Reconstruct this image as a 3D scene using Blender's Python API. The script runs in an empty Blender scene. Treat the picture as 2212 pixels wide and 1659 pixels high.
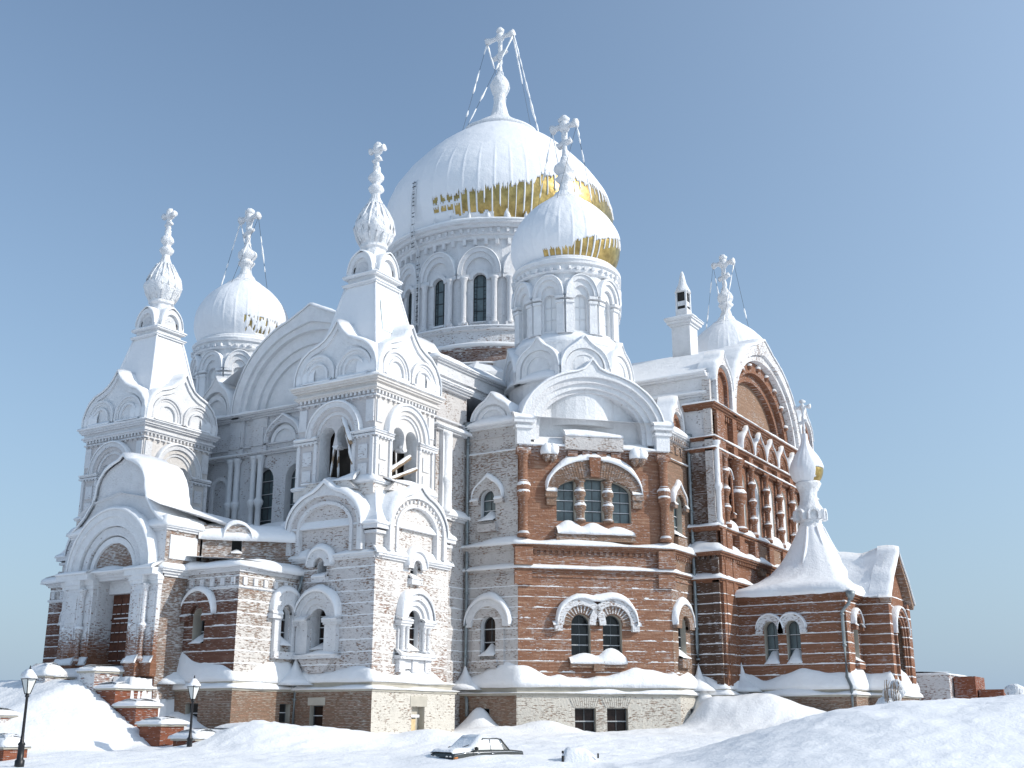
import bpy, math, random
from math import sin, cos, pi, sqrt, radians, atan2, exp
from mathutils import Vector, Matrix, noise
from mathutils.geometry import tessellate_polygon
random.seed(7)
SC = bpy.context.scene
COL = SC.collection

# ------------------------------------------------------------------ camera, sky, sun
CAMX, CAMY, CAMZ = -53.71, -42.44, 1.6
HEAD = radians(31.7)
cd = bpy.data.cameras.new('camera'); cam = bpy.data.objects.new('camera', cd); COL.objects.link(cam)
cam.location = (CAMX, CAMY, CAMZ)
cam.rotation_euler = (radians(90 + 16.39), 0, HEAD - pi / 2)
cd.sensor_width = 36; cd.lens = 36 * 2500 / 2212; cd.clip_end = 6000; cd.clip_start = 0.5
SC.camera = cam
SUN_EL = radians(30); SUN_DIR = Vector((0.30, -1.0, 0)).normalized() * cos(SUN_EL) + Vector((0, 0, sin(SUN_EL)))
w = bpy.data.worlds.new('World'); SC.world = w; w.use_nodes = True
nt = w.node_tree; bg = nt.nodes['Background']; sky = nt.nodes.new('ShaderNodeTexSky')
sky.sky_type = 'NISHITA'; sky.sun_disc = False; sky.sun_elevation = SUN_EL
sky.sun_rotation = atan2(SUN_DIR.x, SUN_DIR.y)
sky.altitude = 800; sky.air_density = 1.25; sky.dust_density = 0.8; sky.ozone_density = 1.4
tc = nt.nodes.new('ShaderNodeTexCoord'); sx = nt.nodes.new('ShaderNodeSeparateXYZ'); nt.links.new(tc.outputs['Generated'], sx.inputs[0])
def _m(op, a, b):
    n = nt.nodes.new('ShaderNodeMath'); n.operation = op
    for i, v in enumerate((a, b)):
        if isinstance(v, (int, float)): n.inputs[i].default_value = v
        else: nt.links.new(v, n.inputs[i])
    return n.outputs[0]
hz = _m('POWER', 2.718, _m('MULTIPLY', _m('MAXIMUM', sx.outputs[2], 0.0), -3.6))      # ice haze thickening towards the horizon

mx = nt.nodes.new('ShaderNodeMix'); mx.data_type = 'RGBA'; nt.links.new(hz, mx.inputs[0]); nt.links.new(sky.outputs[0], mx.inputs[6]); mx.inputs[7].default_value = (1.9, 2.75, 3.85, 1)
# bright hazy half of the sky around the sun
dt = nt.nodes.new('ShaderNodeVectorMath'); dt.operation = 'DOT_PRODUCT'; nt.links.new(tc.outputs['Generated'], dt.inputs[0]); dt.inputs[1].default_value = SUN_DIR
au = _m('MULTIPLY', _m('POWER', _m('MAXIMUM', _m('ADD', _m('MULTIPLY', dt.outputs['Value'], 0.95), 0.05), 0.0), 1.6), 2.9)
ad = nt.nodes.new('ShaderNodeMix'); ad.data_type = 'RGBA'; ad.blend_type = 'ADD'; ad.inputs[0].default_value = 1.0
sc_ = nt.nodes.new('ShaderNodeVectorMath'); sc_.operation = 'SCALE'; sc_.inputs[0].default_value = (0.92, 1.06, 1.14); nt.links.new(au, sc_.inputs['Scale'])
nt.links.new(mx.outputs[2], ad.inputs[6]); nt.links.new(sc_.outputs[0], ad.inputs[7])
nt.links.new(ad.outputs[2], bg.inputs[0]); bg.inputs[1].default_value = 0.15
sl = bpy.data.lights.new('sun', 'SUN'); sun = bpy.data.objects.new('sun', sl); COL.objects.link(sun)
sl.energy = 3.5; sl.angle = radians(0.5); sl.color = (1.0, 0.95, 0.87)
sun.rotation_euler = SUN_DIR.to_track_quat('Z', 'Y').to_euler()
SC.view_settings.view_transform = 'Standard'; SC.view_settings.look = 'None'
SC.view_settings.exposure = 0.10; SC.view_settings.gamma = 1
SC.render.engine = 'CYCLES'
SC.cycles.max_bounces = 5; SC.cycles.diffuse_bounces = 3; SC.cycles.glossy_bounces = 2

# ------------------------------------------------------------------ materials
MATS = {}
def new_mat(name):
    m = bpy.data.materials.new(name); m.use_nodes = True; MATS[name] = m
    return m, m.node_tree, m.node_tree.nodes['Principled BSDF']
def N(nt, typ, **kw):
    n = nt.nodes.new(typ)
    for k, v in kw.items(): setattr(n, k, v)
    return n
def math_(nt, op, a, b=None, c=None, clamp=False):
    n = nt.nodes.new('ShaderNodeMath'); n.operation = op; n.use_clamp = clamp
    for i, x in enumerate((a, b, c)):
        if x is None: continue
        if isinstance(x, (int, float)): n.inputs[i].default_value = x
        else: nt.links.new(x, n.inputs[i])
    return n.outputs[0]
def noise_(nt, vec, scale, detail=3, rough=0.6):
    n = nt.nodes.new('ShaderNodeTexNoise'); n.inputs['Scale'].default_value = scale
    n.inputs['Detail'].default_value = detail; n.inputs['Roughness'].default_value = rough
    nt.links.new(vec, n.inputs['Vector']); return n.outputs['Fac']
def bump_(nt, h, bsdf, strength, dist=1.0, prev=None):
    b = nt.nodes.new('ShaderNodeBump'); b.inputs['Strength'].default_value = strength
    b.inputs['Distance'].default_value = dist; nt.links.new(h, b.inputs['Height'])
    nt.links.new(b.outputs[0], bsdf.inputs['Normal'])
def mixc(nt, fac, a, b):
    m = nt.nodes.new('ShaderNodeMix'); m.data_type = 'RGBA'
    nt.links.new(fac, m.inputs[0]) if not isinstance(fac, (int, float)) else setattr(m.inputs[0], 'default_value', fac)
    for x, i in ((a, 6), (b, 7)):
        if isinstance(x, tuple): m.inputs[i].default_value = (*x, 1)
        else: nt.links.new(x, m.inputs[i])
    return m.outputs[2]

SNOWC = (0.82, 0.825, 0.835)
def snow_mat(name, s1, s2, strength, col=SNOWC, stretch=None):
    m, nt, b = new_mat(name)
    g = N(nt, 'ShaderNodeNewGeometry'); p = g.outputs['Position']
    a = noise_(nt, p, s1, 4, 0.65); c = noise_(nt, p, s2, 3, 0.6)
    h = math_(nt, 'ADD', math_(nt, 'MULTIPLY', a, 1.0), math_(nt, 'MULTIPLY', c, 0.35))
    big = noise_(nt, p, 0.35, 2)
    t = math_(nt, 'MULTIPLY_ADD', big, 0.16, 0.92, True)
    cc = mixc(nt, math_(nt, 'MULTIPLY', a, 1.0, clamp=True), tuple(x * 0.95 for x in col), col)
    nt.links.new(cc, b.inputs['Base Color']); b.inputs['Roughness'].default_value = 0.7
    b.inputs['Specular IOR Level'].default_value = 0.25
    bump_(nt, h, b, strength, 0.3)
    return m
snow_mat('snow', 1.2, 9, 0.35)
snow_mat('ground_snow', 0.9, 6, 0.30)
snow_mat('rime', 2.6, 11, 0.8, (0.80, 0.81, 0.825))
snow_mat('dome_snow', 1.4, 8, 0.22, (0.79, 0.80, 0.82))

def wall_mat(name, cov, c1, c2, band=False, mortar=(0.30, 0.25, 0.21), white=(0.76, 0.76, 0.77), sharp=3.2, speck=0.6):
    """brick with rime: cov = [(z, coverage)...] """
    m, nt, b = new_mat(name)
    g = N(nt, 'ShaderNodeNewGeometry'); sp = N(nt, 'ShaderNodeSeparateXYZ'); nt.links.new(g.outputs['Position'], sp.inputs[0])
    sn = N(nt, 'ShaderNodeSeparateXYZ'); nt.links.new(g.outputs['True Normal'], sn.inputs[0])
    x, y, z = sp.outputs; nx, ny, nz = sn.outputs
    u = math_(nt, 'SUBTRACT', math_(nt, 'MULTIPLY', y, nx), math_(nt, 'MULTIPLY', x, ny))
    uv = N(nt, 'ShaderNodeCombineXYZ'); nt.links.new(u, uv.inputs[0]); nt.links.new(z, uv.inputs[1])
    br = N(nt, 'ShaderNodeTexBrick'); nt.links.new(uv.outputs[0], br.inputs['Vector'])
    br.inputs['Scale'].default_value = 1; br.inputs['Brick Width'].default_value = 0.27; br.inputs['Row Height'].default_value = 0.088
    br.inputs['Mortar Size'].default_value = 0.011; br.inputs['Mortar Smooth'].default_value = 0.2
    br.inputs['Color1'].default_value = (*c1, 1); br.inputs['Color2'].default_value = (*c2, 1); br.inputs['Mortar'].default_value = (*mortar, 1)
    # patchy tint over the wall
    pn = noise_(nt, uv.outputs[0], 0.42, 4, 0.65)
    pf = math_(nt, 'MULTIPLY_ADD', pn, 3.6, -1.35, True)
    br2 = mixc(nt, pf, tuple(0.5 * (p + q) for p, q in zip(c1, c2)), br.outputs['Color'])
    tint = mixc(nt, math_(nt, 'MULTIPLY_ADD', noise_(nt, uv.outputs[0], 1.3, 4, .7), 3.0, -1.2, True), tuple(v * 0.62 for v in c1), br.outputs['Color'])
    brick = mixc(nt, 0.55, br2, tint)
    # coverage with height
    mr = N(nt, 'ShaderNodeMapRange'); nt.links.new(z, mr.inputs[0]); mr.inputs[1].default_value = 0; mr.inputs[2].default_value = 50
    cr = N(nt, 'ShaderNodeValToRGB'); nt.links.new(mr.outputs[0], cr.inputs[0])
    el = cr.color_ramp.elements
    cov = list(cov)
    if len(cov) == 1: cov.append((49, cov[0][1]))
    el[0].position = cov[0][0] / 50; el[0].color = (cov[0][1] / 1.5,) * 3 + (1,)
    el[1].position = cov[-1][0] / 50; el[1].color = (cov[-1][1] / 1.5,) * 3 + (1,)
    for zz, cc in cov[1:-1]:
        e = el.new(zz / 50); e.color = (cc / 1.5, cc / 1.5, cc / 1.5, 1)
    c = math_(nt, 'MULTIPLY', cr.outputs[0], 1.5)
    # noise: brick scale dashes + mid patches + big patches
    st = N(nt, 'ShaderNodeMapping'); nt.links.new(uv.outputs[0], st.inputs[0]); st.inputs['Scale'].default_value = (3.0, 11.0, 1)
    n1 = noise_(nt, st.outputs[0], 1.0, 2, 0.55)
    n2 = noise_(nt, uv.outputs[0], 1.6, 3, 0.6)
    n3 = noise_(nt, uv.outputs[0], 0.33, 2, 0.5)
    n = math_(nt, 'ADD', math_(nt, 'ADD', math_(nt, 'MULTIPLY', n1, 0.50), math_(nt, 'MULTIPLY', n2, 0.22)), math_(nt, 'MULTIPLY', n3, 0.28))
    nn = math_(nt, 'MULTIPLY_ADD', n, 2.9, -0.95)
    # horizontal joints hold more snow
    row = math_(nt, 'FRACT', math_(nt, 'DIVIDE', z, 0.088))
    joint = math_(nt, 'GREATER_THAN', row, 0.72)
    d = math_(nt, 'SUBTRACT', c, nn)
    d = math_(nt, 'ADD', d, math_(nt, 'MULTIPLY_ADD', joint, 0.34, -0.09))
    mask = math_(nt, 'MULTIPLY_ADD', d, sharp * 1.6, 0.5, True)
    sk = N(nt, 'ShaderNodeMapping'); nt.links.new(uv.outputs[0], sk.inputs[0]); sk.inputs['Scale'].default_value = (4.5, 13.0, 1); sk.inputs['Location'].default_value = (7, 3, 0)
    s1 = noise_(nt, sk.outputs[0], 1.0, 1, 0.5); s2 = noise_(nt, uv.outputs[0], 0.7, 3, 0.65)
    thr = math_(nt, 'MULTIPLY_ADD', s2, -0.75, 0.985 + 0.16 * (1 - speck))
    sm = math_(nt, 'MULTIPLY', math_(nt, 'SUBTRACT', s1, thr), 14.0, clamp=True)
    mask = math_(nt, 'MULTIPLY', mask, math_(nt, 'MULTIPLY_ADD', math_(nt, 'MULTIPLY', sm, math_(nt, 'MAXIMUM', math_(nt, 'MULTIPLY_ADD', c, -2.4, 3.4, True), 0.12)), -0.85, 1.0))
    if band:
        bf = math_(nt, 'FRACT', math_(nt, 'DIVIDE', z, 0.70))
        bn = noise_(nt, st.outputs[0], 0.35, 3, 0.7)
        wd = math_(nt, 'MULTIPLY_ADD', bn, 0.62 if band == 1 else 0.34, -0.25 if band == 1 else -0.07)
        bm = math_(nt, 'LESS_THAN', bf, wd)
        zin = math_(nt, 'MULTIPLY', math_(nt, 'GREATER_THAN', z, 4.9), math_(nt, 'LESS_THAN', z, 10.6))
        bm = math_(nt, 'MULTIPLY', bm, zin)
        mask = math_(nt, 'MAXIMUM', mask, bm)
    # any up-facing face is snow
    mask = math_(nt, 'MAXIMUM', mask, math_(nt, 'MULTIPLY_ADD', nz, 3.0, -0.7, True))
    wc = mixc(nt, math_(nt, 'MULTIPLY_ADD', n2, 2.0, -0.5, True), tuple(v * 0.86 for v in white), white)
    cs = N(nt, 'ShaderNodeMapping'); nt.links.new(uv.outputs[0], cs.inputs[0]); cs.inputs['Scale'].default_value = (0.7, 8.0, 1)
    cn = noise_(nt, cs.outputs[0], 1.0, 2, 0.6)
    brick = mixc(nt, math_(nt, 'MULTIPLY_ADD', cn, 5.0, -2.3, True), tuple(v * 0.60 for v in c1), brick)
    if band: wc = mixc(nt, bm, wc, SNOWC)
    col = mixc(nt, mask, brick, wc)
    nt.links.new(col, b.inputs['Base Color']); b.inputs['Roughness'].default_value = 0.85
    b.inputs['Specular IOR Level'].default_value = 0.15
    h = math_(nt, 'ADD', math_(nt, 'MULTIPLY', mask, 0.05), math_(nt, 'MULTIPLY', noise_(nt, g.outputs['Position'], 6, 4, .65), 0.10))
    h = math_(nt, 'ADD', h, math_(nt, 'MULTIPLY', br.outputs['Fac'], -0.012))
    bump_(nt, h, b, 0.8, 1.0)
    return m
RED1, RED2 = (0.36, 0.172, 0.102), (0.28, 0.130, 0.084)
TAN1, TAN2 = (0.36, 0.235, 0.165), (0.27, 0.145, 0.10)
FR1 = (0.60, 0.57, 0.55)
wall_mat('tower_sunny', [(3.4, .70), (4.0, .66), (6, .70), (10, .72), (13, .84), (15.5, .98), (17, 1.4)], (0.42, 0.26, 0.19), (0.38, 0.18, 0.13), band=2, white=(0.74, 0.705, 0.67), speck=1.0)  # sunlight put into the colour: lighter brick and frost, besides own rime cover
wall_mat('tower_shade', [(3.4, .40), (4.0, .70), (7, .78), (10, .74), (13, .84), (15.5, 1.0), (17, 1.45)], TAN1, RED2, band=2, white=(0.66, 0.63, 0.62), speck=.95)  # shaded-face copy of the tower brick, base colours darker
wall_mat('white_wall', [(0, 1.25), (30, 1.45)], TAN2, RED2, speck=.1, white=SNOWC)
wall_mat('white_rough', [(0, 1.0), (16, 1.05), (20, 1.2), (30, 1.4)], TAN2, RED2, speck=.5)
wall_mat('arm_wall', [(0, .86), (20, 1.0), (25, 1.25)], TAN2, RED2, white=(0.70, 0.70, 0.71), speck=.8)
wall_mat('drum_wall', [(31.6, .30), (32.8, .40), (33.2, .74), (34.6, .9), (36.5, 1.35)], TAN2, RED1, speck=.8)
wall_mat('bay_red', [(4, .06), (11, .10), (12.5, .20), (14, .05), (19.3, .02), (20.3, .62), (22, 1.0)], (0.40, 0.200, 0.125), (0.43, 0.30, 0.21), band=1, mortar=(.42, .33, .26))
wall_mat('bay_tan', [(4, .10), (20, .10), (21, .3), (22, .8)], TAN1, RED1, band=1)
wall_mat('bay_white', [(4, .80), (9, .84), (13, .84), (18, .72), (19.5, .68), (20.5, .86), (22, 1.0)], TAN1, RED1, white=(0.62, 0.59, 0.57), speck=1.0, band=2)
wall_mat('plinth_pale', [(0, .74), (4, .82)], TAN1, RED1, white=(0.66, 0.62, 0.55), speck=.6)
wall_mat('plinth_brown', [(0, .20), (3.2, .28), (4, .6)], TAN1, RED2, white=(0.56, 0.52, 0.46))
wall_mat('wing_shade', [(4, .14), (8.3, .16), (9.2, .66), (11, .74), (14, .70)], (0.235, 0.115, 0.08), (0.17, 0.08, 0.06), band=2, white=(0.62, 0.59, 0.57))  # shade put into the colour: darker brick for the wing's shaded faces
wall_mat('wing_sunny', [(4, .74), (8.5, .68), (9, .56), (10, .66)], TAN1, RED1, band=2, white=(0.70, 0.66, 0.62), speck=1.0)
wall_mat('vestibule', [(10, .50), (14, .58)], TAN1, RED2, white=(0.62, 0.59, 0.57), speck=1.0)
wall_mat('portal_wall', [(4.6, .12), (6.0, .38), (7.5, .9), (9, 1.2), (12.5, 1.15), (13.5, 1.45)], RED1, RED2, speck=.9)
wall_mat('south_red', [(4, .06), (13, .08), (24, .10), (26, .12), (34, .15)], RED1, TAN2, band=1)
wall_mat('south_tan', [(24, .05), (34, .05)], (0.42, 0.27, 0.185), (0.36, 0.22, 0.15))
wall_mat('south_shade', [(4, .08), (11, .10), (14, .35), (16, .16), (20, .26), (21.6, .8), (22, 1.1)], (0.17, 0.105, 0.075), (0.12, 0.07, 0.055), band=2, mortar=(.17, .14, .12))  # south brick darkened to paint the shade on the arm's side face
wall_mat('porch_red', [(3.4, .25), (4, .06), (9, .10), (14, .12)], RED1, RED2, band=2)
wall_mat('parapet_brick', [(0, .10), (6, .12)], (0.36, 0.13, 0.075), (0.27, 0.095, 0.055))
wall_mat('parapet_frost', [(0, .50), (6, .75)], (0.33, 0.13, 0.075), (0.25, 0.095, 0.055))
wall_mat('arch_brick', [(0, .18), (50, .2)], TAN1, (0.34, 0.19, 0.12))
wall_mat('arch_frost', [(0, .80), (50, .82)], TAN1, RED1, speck=.9)

def plain(name, col, rough=0.5, metal=0.0, spec=0.5, nz=0.0, ns=5, bump=0.0):
    m, nt, b = new_mat(name); b.inputs['Base Color'].default_value = (*col, 1)
    b.inputs['Roughness'].default_value = rough; b.inputs['Metallic'].default_value = metal
    b.inputs['Specular IOR Level'].default_value = spec
    if nz or bump:
        g = N(nt, 'ShaderNodeNewGeometry'); n = noise_(nt, g.outputs['Position'], ns, 4, .6)
        if nz:
            c = mixc(nt, math_(nt, 'MULTIPLY_ADD', n, 2.5, -.75, True), tuple(v * (1 - nz) for v in col), tuple(min(1, v * (1 + nz)) for v in col))
            nt.links.new(c, b.inputs['Base Color'])
        if bump: bump_(nt, n, b, bump, 0.1)
    return m
plain('gold', (0.44, 0.315, 0.12), 0.34, 1.0, nz=0.45, ns=1.5, bump=0.35)
plain('glass_dark', (0.012, 0.014, 0.016), 0.12, 0, 0.35, nz=0.5, ns=1.1)
plain('glass_grey', (0.10, 0.13, 0.135), 0.22, 0, 0.6, nz=0.35, ns=0.8)
plain('glass_brown', (0.02, 0.012, 0.01), 0.25, 0, 0.25, nz=0.4, ns=1.5)
plain('iron', (0.03, 0.032, 0.034), 0.5, 0.3)
plain('mullion', (0.07, 0.08, 0.085), 0.6)
plain('zinc', (0.24, 0.27, 0.28), 0.5, 0.6, nz=0.25, ns=2)
plain('green_tin', (0.60, 0.67, 0.66), 0.6, 0.0, nz=0.2, ns=2)
plain('plaster', (0.42, 0.39, 0.33), 0.9, nz=0.12, ns=1.5)
plain('old_wood', (0.24, 0.17, 0.11), 0.9, nz=0.4, ns=4)
plain('belfry_shade', (0.035, 0.028, 0.022), 0.9, nz=0.5, ns=2)
plain('door_wood', (0.10, 0.035, 0.018), 0.75, nz=0.4, ns=3)
plain('car_paint', (0.045, 0.05, 0.048), 0.35, 0.1, 0.6)
plain('chrome', (0.6, 0.6, 0.6), 0.2, 1.0)
plain('lamp_glass', (0.62, 0.63, 0.60), 0.35, 0, 0.6)
plain('post_iron', (0.02, 0.02, 0.022), 0.4, 0.4)
plain('yellow_plaster', (0.60, 0.46, 0.26), 0.9, nz=0.25, ns=1.5)
plain('orange_lamp', (0.6, 0.2, 0.04), 0.3)
plain('frost_wire', (0.82, 0.82, 0.82), 0.5)
plain('black', (0.012, 0.012, 0.012), 0.7)

# ------------------------------------------------------------------ mesh builder
class MB:
    def __init__(s): s.v = []; s.f = []; s.m = []; s.mats = []; s.sm = []
    def mi(s, mat):
        if mat not in s.mats: s.mats.append(mat)
        return s.mats.index(mat)
    def add(s, vs, fs, mat, smooth=False):
        o = len(s.v); s.v += [tuple(v) for v in vs]; k = s.mi(mat)
        for f in fs: s.f.append(tuple(i + o for i in f)); s.m.append(k); s.sm.append(smooth)
    def build(s, name, parent=None, **props):
        me = bpy.data.meshes.new(name); me.from_pydata(s.v, [], s.f)
        for m in s.mats: me.materials.append(MATS[m])
        me.polygons.foreach_set('material_index', s.m); me.polygons.foreach_set('use_smooth', s.sm)
        me.validate(); me.update()
        o = bpy.data.objects.new(name, me); COL.objects.link(o)
        if parent is not None:
            o.parent = parent
            if parent.type == 'EMPTY': o.matrix_parent_inverse = Matrix.Translation(-Vector(parent.location))
        for k, v in props.items(): o[k] = v
        return o
def empty(name, loc, **props):
    o = bpy.data.objects.new(name, None); COL.objects.link(o); o.location = loc; o.empty_display_size = 0.3
    for k, v in props.items(): o[k] = v
    return o
class Fr:
    """wall frame: s runs to the right seen from outside, d outwards"""
    def __init__(f, x, y, ang): f.o = (x, y); f.t = (cos(radians(ang)), sin(radians(ang))); f.n = (f.t[1], -f.t[0])
    def p(f, s, d, z): return (f.o[0] + f.t[0] * s + f.n[0] * d, f.o[1] + f.t[1] * s + f.n[1] * d, z)
def rn(x, y=0., z=0.): return noise.noise(Vector((x, y, z)))

def prism(mb, F, poly, d0, d1, mat, back=False):
    n = len(poly); vs = [F.p(s, d1, z) for s, z in poly] + [F.p(s, d0, z) for s, z in poly]
    fs = [tuple(range(n))] + ([tuple(range(2 * n - 1, n - 1, -1))] if back else [])
    fs += [(i, i + n, (i + 1) % n + n, (i + 1) % n) for i in range(n)]
    mb.add(vs, fs, mat)
def box(mb, F, s0, s1, d0, d1, z0, z1, mat): prism(mb, F, [(s0, z0), (s1, z0), (s1, z1), (s0, z1)], d0, d1, mat, True)
def wbox(mb, x0, x1, y0, y1, z0, z1, mat): box(mb, Fr(0, 0, 0), x0, x1, -y1, -y0, z0, z1, mat)
def arcpts(half, rise, peak=0, pw=0.45, n=20, a0=0., a1=180.):
    pts = []
    for i in range(n + 1):
        t = radians(a1 - (a1 - a0) * i / n); x = half * cos(t); z = rise * sin(t)
        if peak: z += peak * max(0, 1 - abs(x) / (pw * half)) ** 1.5
        pts.append((x, z))
    return pts          # left to right
def shape(sc, zc, pts, leg=0):
    r = [(sc + x, zc + z) for x, z in pts]
    if leg: r = [(r[0][0], r[0][1] - leg)] + r + [(r[-1][0], r[-1][1] - leg)]
    return r
def ring(mb, F, outer, inner, d0, d1, mat):
    n = len(outer)
    vs = [F.p(s, d1, z) for s, z in outer] + [F.p(s, d1, z) for s, z in inner] + [F.p(s, d0, z) for s, z in outer] + [F.p(s, d0, z) for s, z in inner]
    fs = []
    for i in range(n - 1):
        fs += [(i, i + n, i + 1 + n, i + 1), (i, i + 1, i + 1 + 2 * n, i + 2 * n), (i + n, i + 3 * n, i + 1 + 3 * n, i + 1 + n)]
    for i in (0, n - 1): fs.append((i, i + 2 * n, i + 3 * n, i + n))
    mb.add(vs, fs, mat)
def arch(mb, F, sc, zc, ro, ri, d0, d1, mat, rise_o=None, rise_i=None, peak=0, leg=0, n=20, pw=0.45):
    po = arcpts(ro, rise_o or ro, peak, pw, n); pi_ = arcpts(ri, rise_i or ri, 0, pw, n)
    ring(mb, F, shape(sc, zc, po, leg), shape(sc, zc, pi_, leg), d0, d1, mat)
def wall(mb, F, outer, holes, d, depth, mat, jamb=None):
    polys = [[Vector((s, z, 0)) for s, z in outer]] + [[Vector((s, z, 0)) for s, z in h] for h in holes]
    flat = [p for q in polys for p in q]
    tri = tessellate_polygon(polys)
    mb.add([F.p(p.x, d, p.y) for p in flat], [tuple(t) for t in tri], mat)
    for h in holes:
        n = len(h); vs = [F.p(s, d, z) for s, z in h] + [F.p(s, d - depth, z) for s, z in h]
        mb.add(vs, [(i, (i + 1) % n, (i + 1) % n + n, i + n) for i in range(n)], jamb or mat)
def archwin(sc, z0, z1, w, n=12):
    r = w / 2; return [(sc - r, z0), (sc + r, z0)] + [(sc + r * cos(pi * i / n), z1 - r + r * sin(pi * i / n)) for i in range(n + 1)]
def rectwin(sc, z0, z1, w): return [(sc - w / 2, z0), (sc + w / 2, z0), (sc + w / 2, z1), (sc - w / 2, z1)]
def window(parent, F, poly, d, glass='glass_dark', bars=(1, 3), bw=0.05, frame='mullion', snowy=True, side=False, name='window'):
    mb = MB(); s0 = min(p[0] for p in poly); s1 = max(p[0] for p in poly); z0 = min(p[1] for p in poly); z1 = max(p[1] for p in poly)
    prism(mb, F, poly, d - 0.05, d, glass)
    cx = (s0 + s1) / 2; cz = (z0 + z1) / 2
    n = len(poly); inn = [(cx + (s - cx) * (1 - 2 * bw * 1.3 / (s1 - s0)), cz + (z - cz) * (1 - 2 * bw * 1.3 / (z1 - z0))) for s, z in poly]
    ring(mb, F, list(poly) + [poly[0]], inn + [inn[0]], d, d + 0.05, frame)
    def topz(s):
        best = z0
        for i in range(n):
            (a, b), (c, e) = poly[i], poly[(i + 1) % n]
            if (a - s) * (c - s) <= 0 and abs(a - c) > 1e-6: best = max(best, b + (e - b) * (s - a) / (c - a))
        return best
    nx, nzb = bars
    for i in range(nx):
        s = s0 + (s1 - s0) * (i + 1) / (nx + 1); box(mb, F, s - bw / 2, s + bw / 2, d, d + 0.045, z0 + .02, topz(s) - .02, frame)
    for i in range(nzb):
        z = z0 + (z1 - z0) * (i + 1) / (nzb + 1)
        xs = [a + (c - a) * (z - b) / (e - b) for (a, b), (c, e) in [(poly[k], poly[(k + 1) % n]) for k in range(n)] if (b - z) * (e - z) <= 0 and abs(b - e) > 1e-6]
        if len(xs) < 2: continue
        a, c = min(xs) + .03, max(xs) - .03
        box(mb, F, a, c, d, d + 0.06, z - bw / 2, z + bw / 2, frame)
        if snowy: box(mb, F, a, c, d + .003, d + 0.075, z + bw / 2 + .001, z + bw / 2 + 0.035, 'snow')
    if side:   # column of small panes on the left edge
        s = s0 + (s1 - s0) * 0.24; box(mb, F, s - .03, s + .03, d, d + .05, z0, topz(s), frame)
        s = s0 + (s1 - s0) * 0.76; box(mb, F, s - .03, s + .03, d, d + .05, z0, topz(s), frame)
        k = int((z1 - z0) / 0.36)
        for i in range(k):
            z = z0 + .36 * (i + .6)
            for a, c in ((s0 + .03, s0 + (s1 - s0) * .24), (s0 + (s1 - s0) * .76, s1 - .03)):
                if z < z1 - (s1 - s0) / 2: box(mb, F, a, c, d, d + .04, z - .02, z + .02, frame)
    return mb.build(name, parent)

def miter(poly, closed):
    n = len(poly); out = []
    for i in range(n):
        def nrm(a, b):
            dx, dy = b[0] - a[0], b[1] - a[1]; L = sqrt(dx * dx + dy * dy); return (dy / L, -dx / L)
        if closed or 0 < i < n - 1:
            a = nrm(poly[i - 1], poly[i]); b = nrm(poly[i], poly[(i + 1) % n])
            mx, my = a[0] + b[0], a[1] + b[1]; k = 2 / (mx * mx + my * my); out.append((mx * k, my * k))
        elif i == 0: out.append(nrm(poly[0], poly[1]))
        else: out.append(nrm(poly[-2], poly[-1]))
    return out
def sweep(mb, poly, prof, mat, closed=False):
    """prof [(d,z)] open or closed loop swept along a plan polyline"""
    ms = miter(poly, closed); k = len(prof); n = len(poly)
    vs = [(p[0] + m[0] * d, p[1] + m[1] * d, z) for p, m in zip(poly, ms) for d, z in prof]
    fs = []
    for i in range(n if closed else n - 1):
        j = (i + 1) % n
        for q in range(k):
            r = (q + 1) % k; fs.append((i * k + q, j * k + q, j * k + r, i * k + r))
    if not closed: fs += [tuple(range(k)), tuple(range(n * k - 1, (n - 1) * k - 1, -1))]
    mb.add(vs, fs, mat)
def cornice(mb, poly, z, steps, mat, closed=False):
    """steps [(height, projection)] from z upwards"""
    for h, pr in steps:
        sweep(mb, poly, [(-0.3, z), (pr, z), (pr, z + h), (-0.3, z + h)], mat, closed); z += h
def dentils(mb, a, b, z0, z1, d, mat, pitch=0.55, wid=0.26):
    L = sqrt((b[0] - a[0]) ** 2 + (b[1] - a[1]) ** 2); F = Fr(a[0], a[1], math.degrees(atan2(b[1] - a[1], b[0] - a[0])))
    k = int(L / pitch)
    for i in range(k):
        s = (i + .5) * L / k; box(mb, F, s - wid / 2, s + wid / 2, 0, d, z0, z1, mat)
def densify(poly, closed, step):
    pts = []; ms = miter(poly, closed); res = []
    n = len(poly)
    for i in range(n if closed else n - 1):
        a, b = poly[i], poly[(i + 1) % n]; L = sqrt((b[0] - a[0]) ** 2 + (b[1] - a[1]) ** 2); k = max(1, int(L / step))
        nx, ny = (b[1] - a[1]) / L, -(b[0] - a[0]) / L
        for j in range(k):
            t = j / k; p = (a[0] + (b[0] - a[0]) * t, a[1] + (b[1] - a[1]) * t)
            res.append((p, ms[i] if j == 0 else (nx, ny)))
    if not closed: res.append((poly[-1], ms[-1]))
    return res
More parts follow.
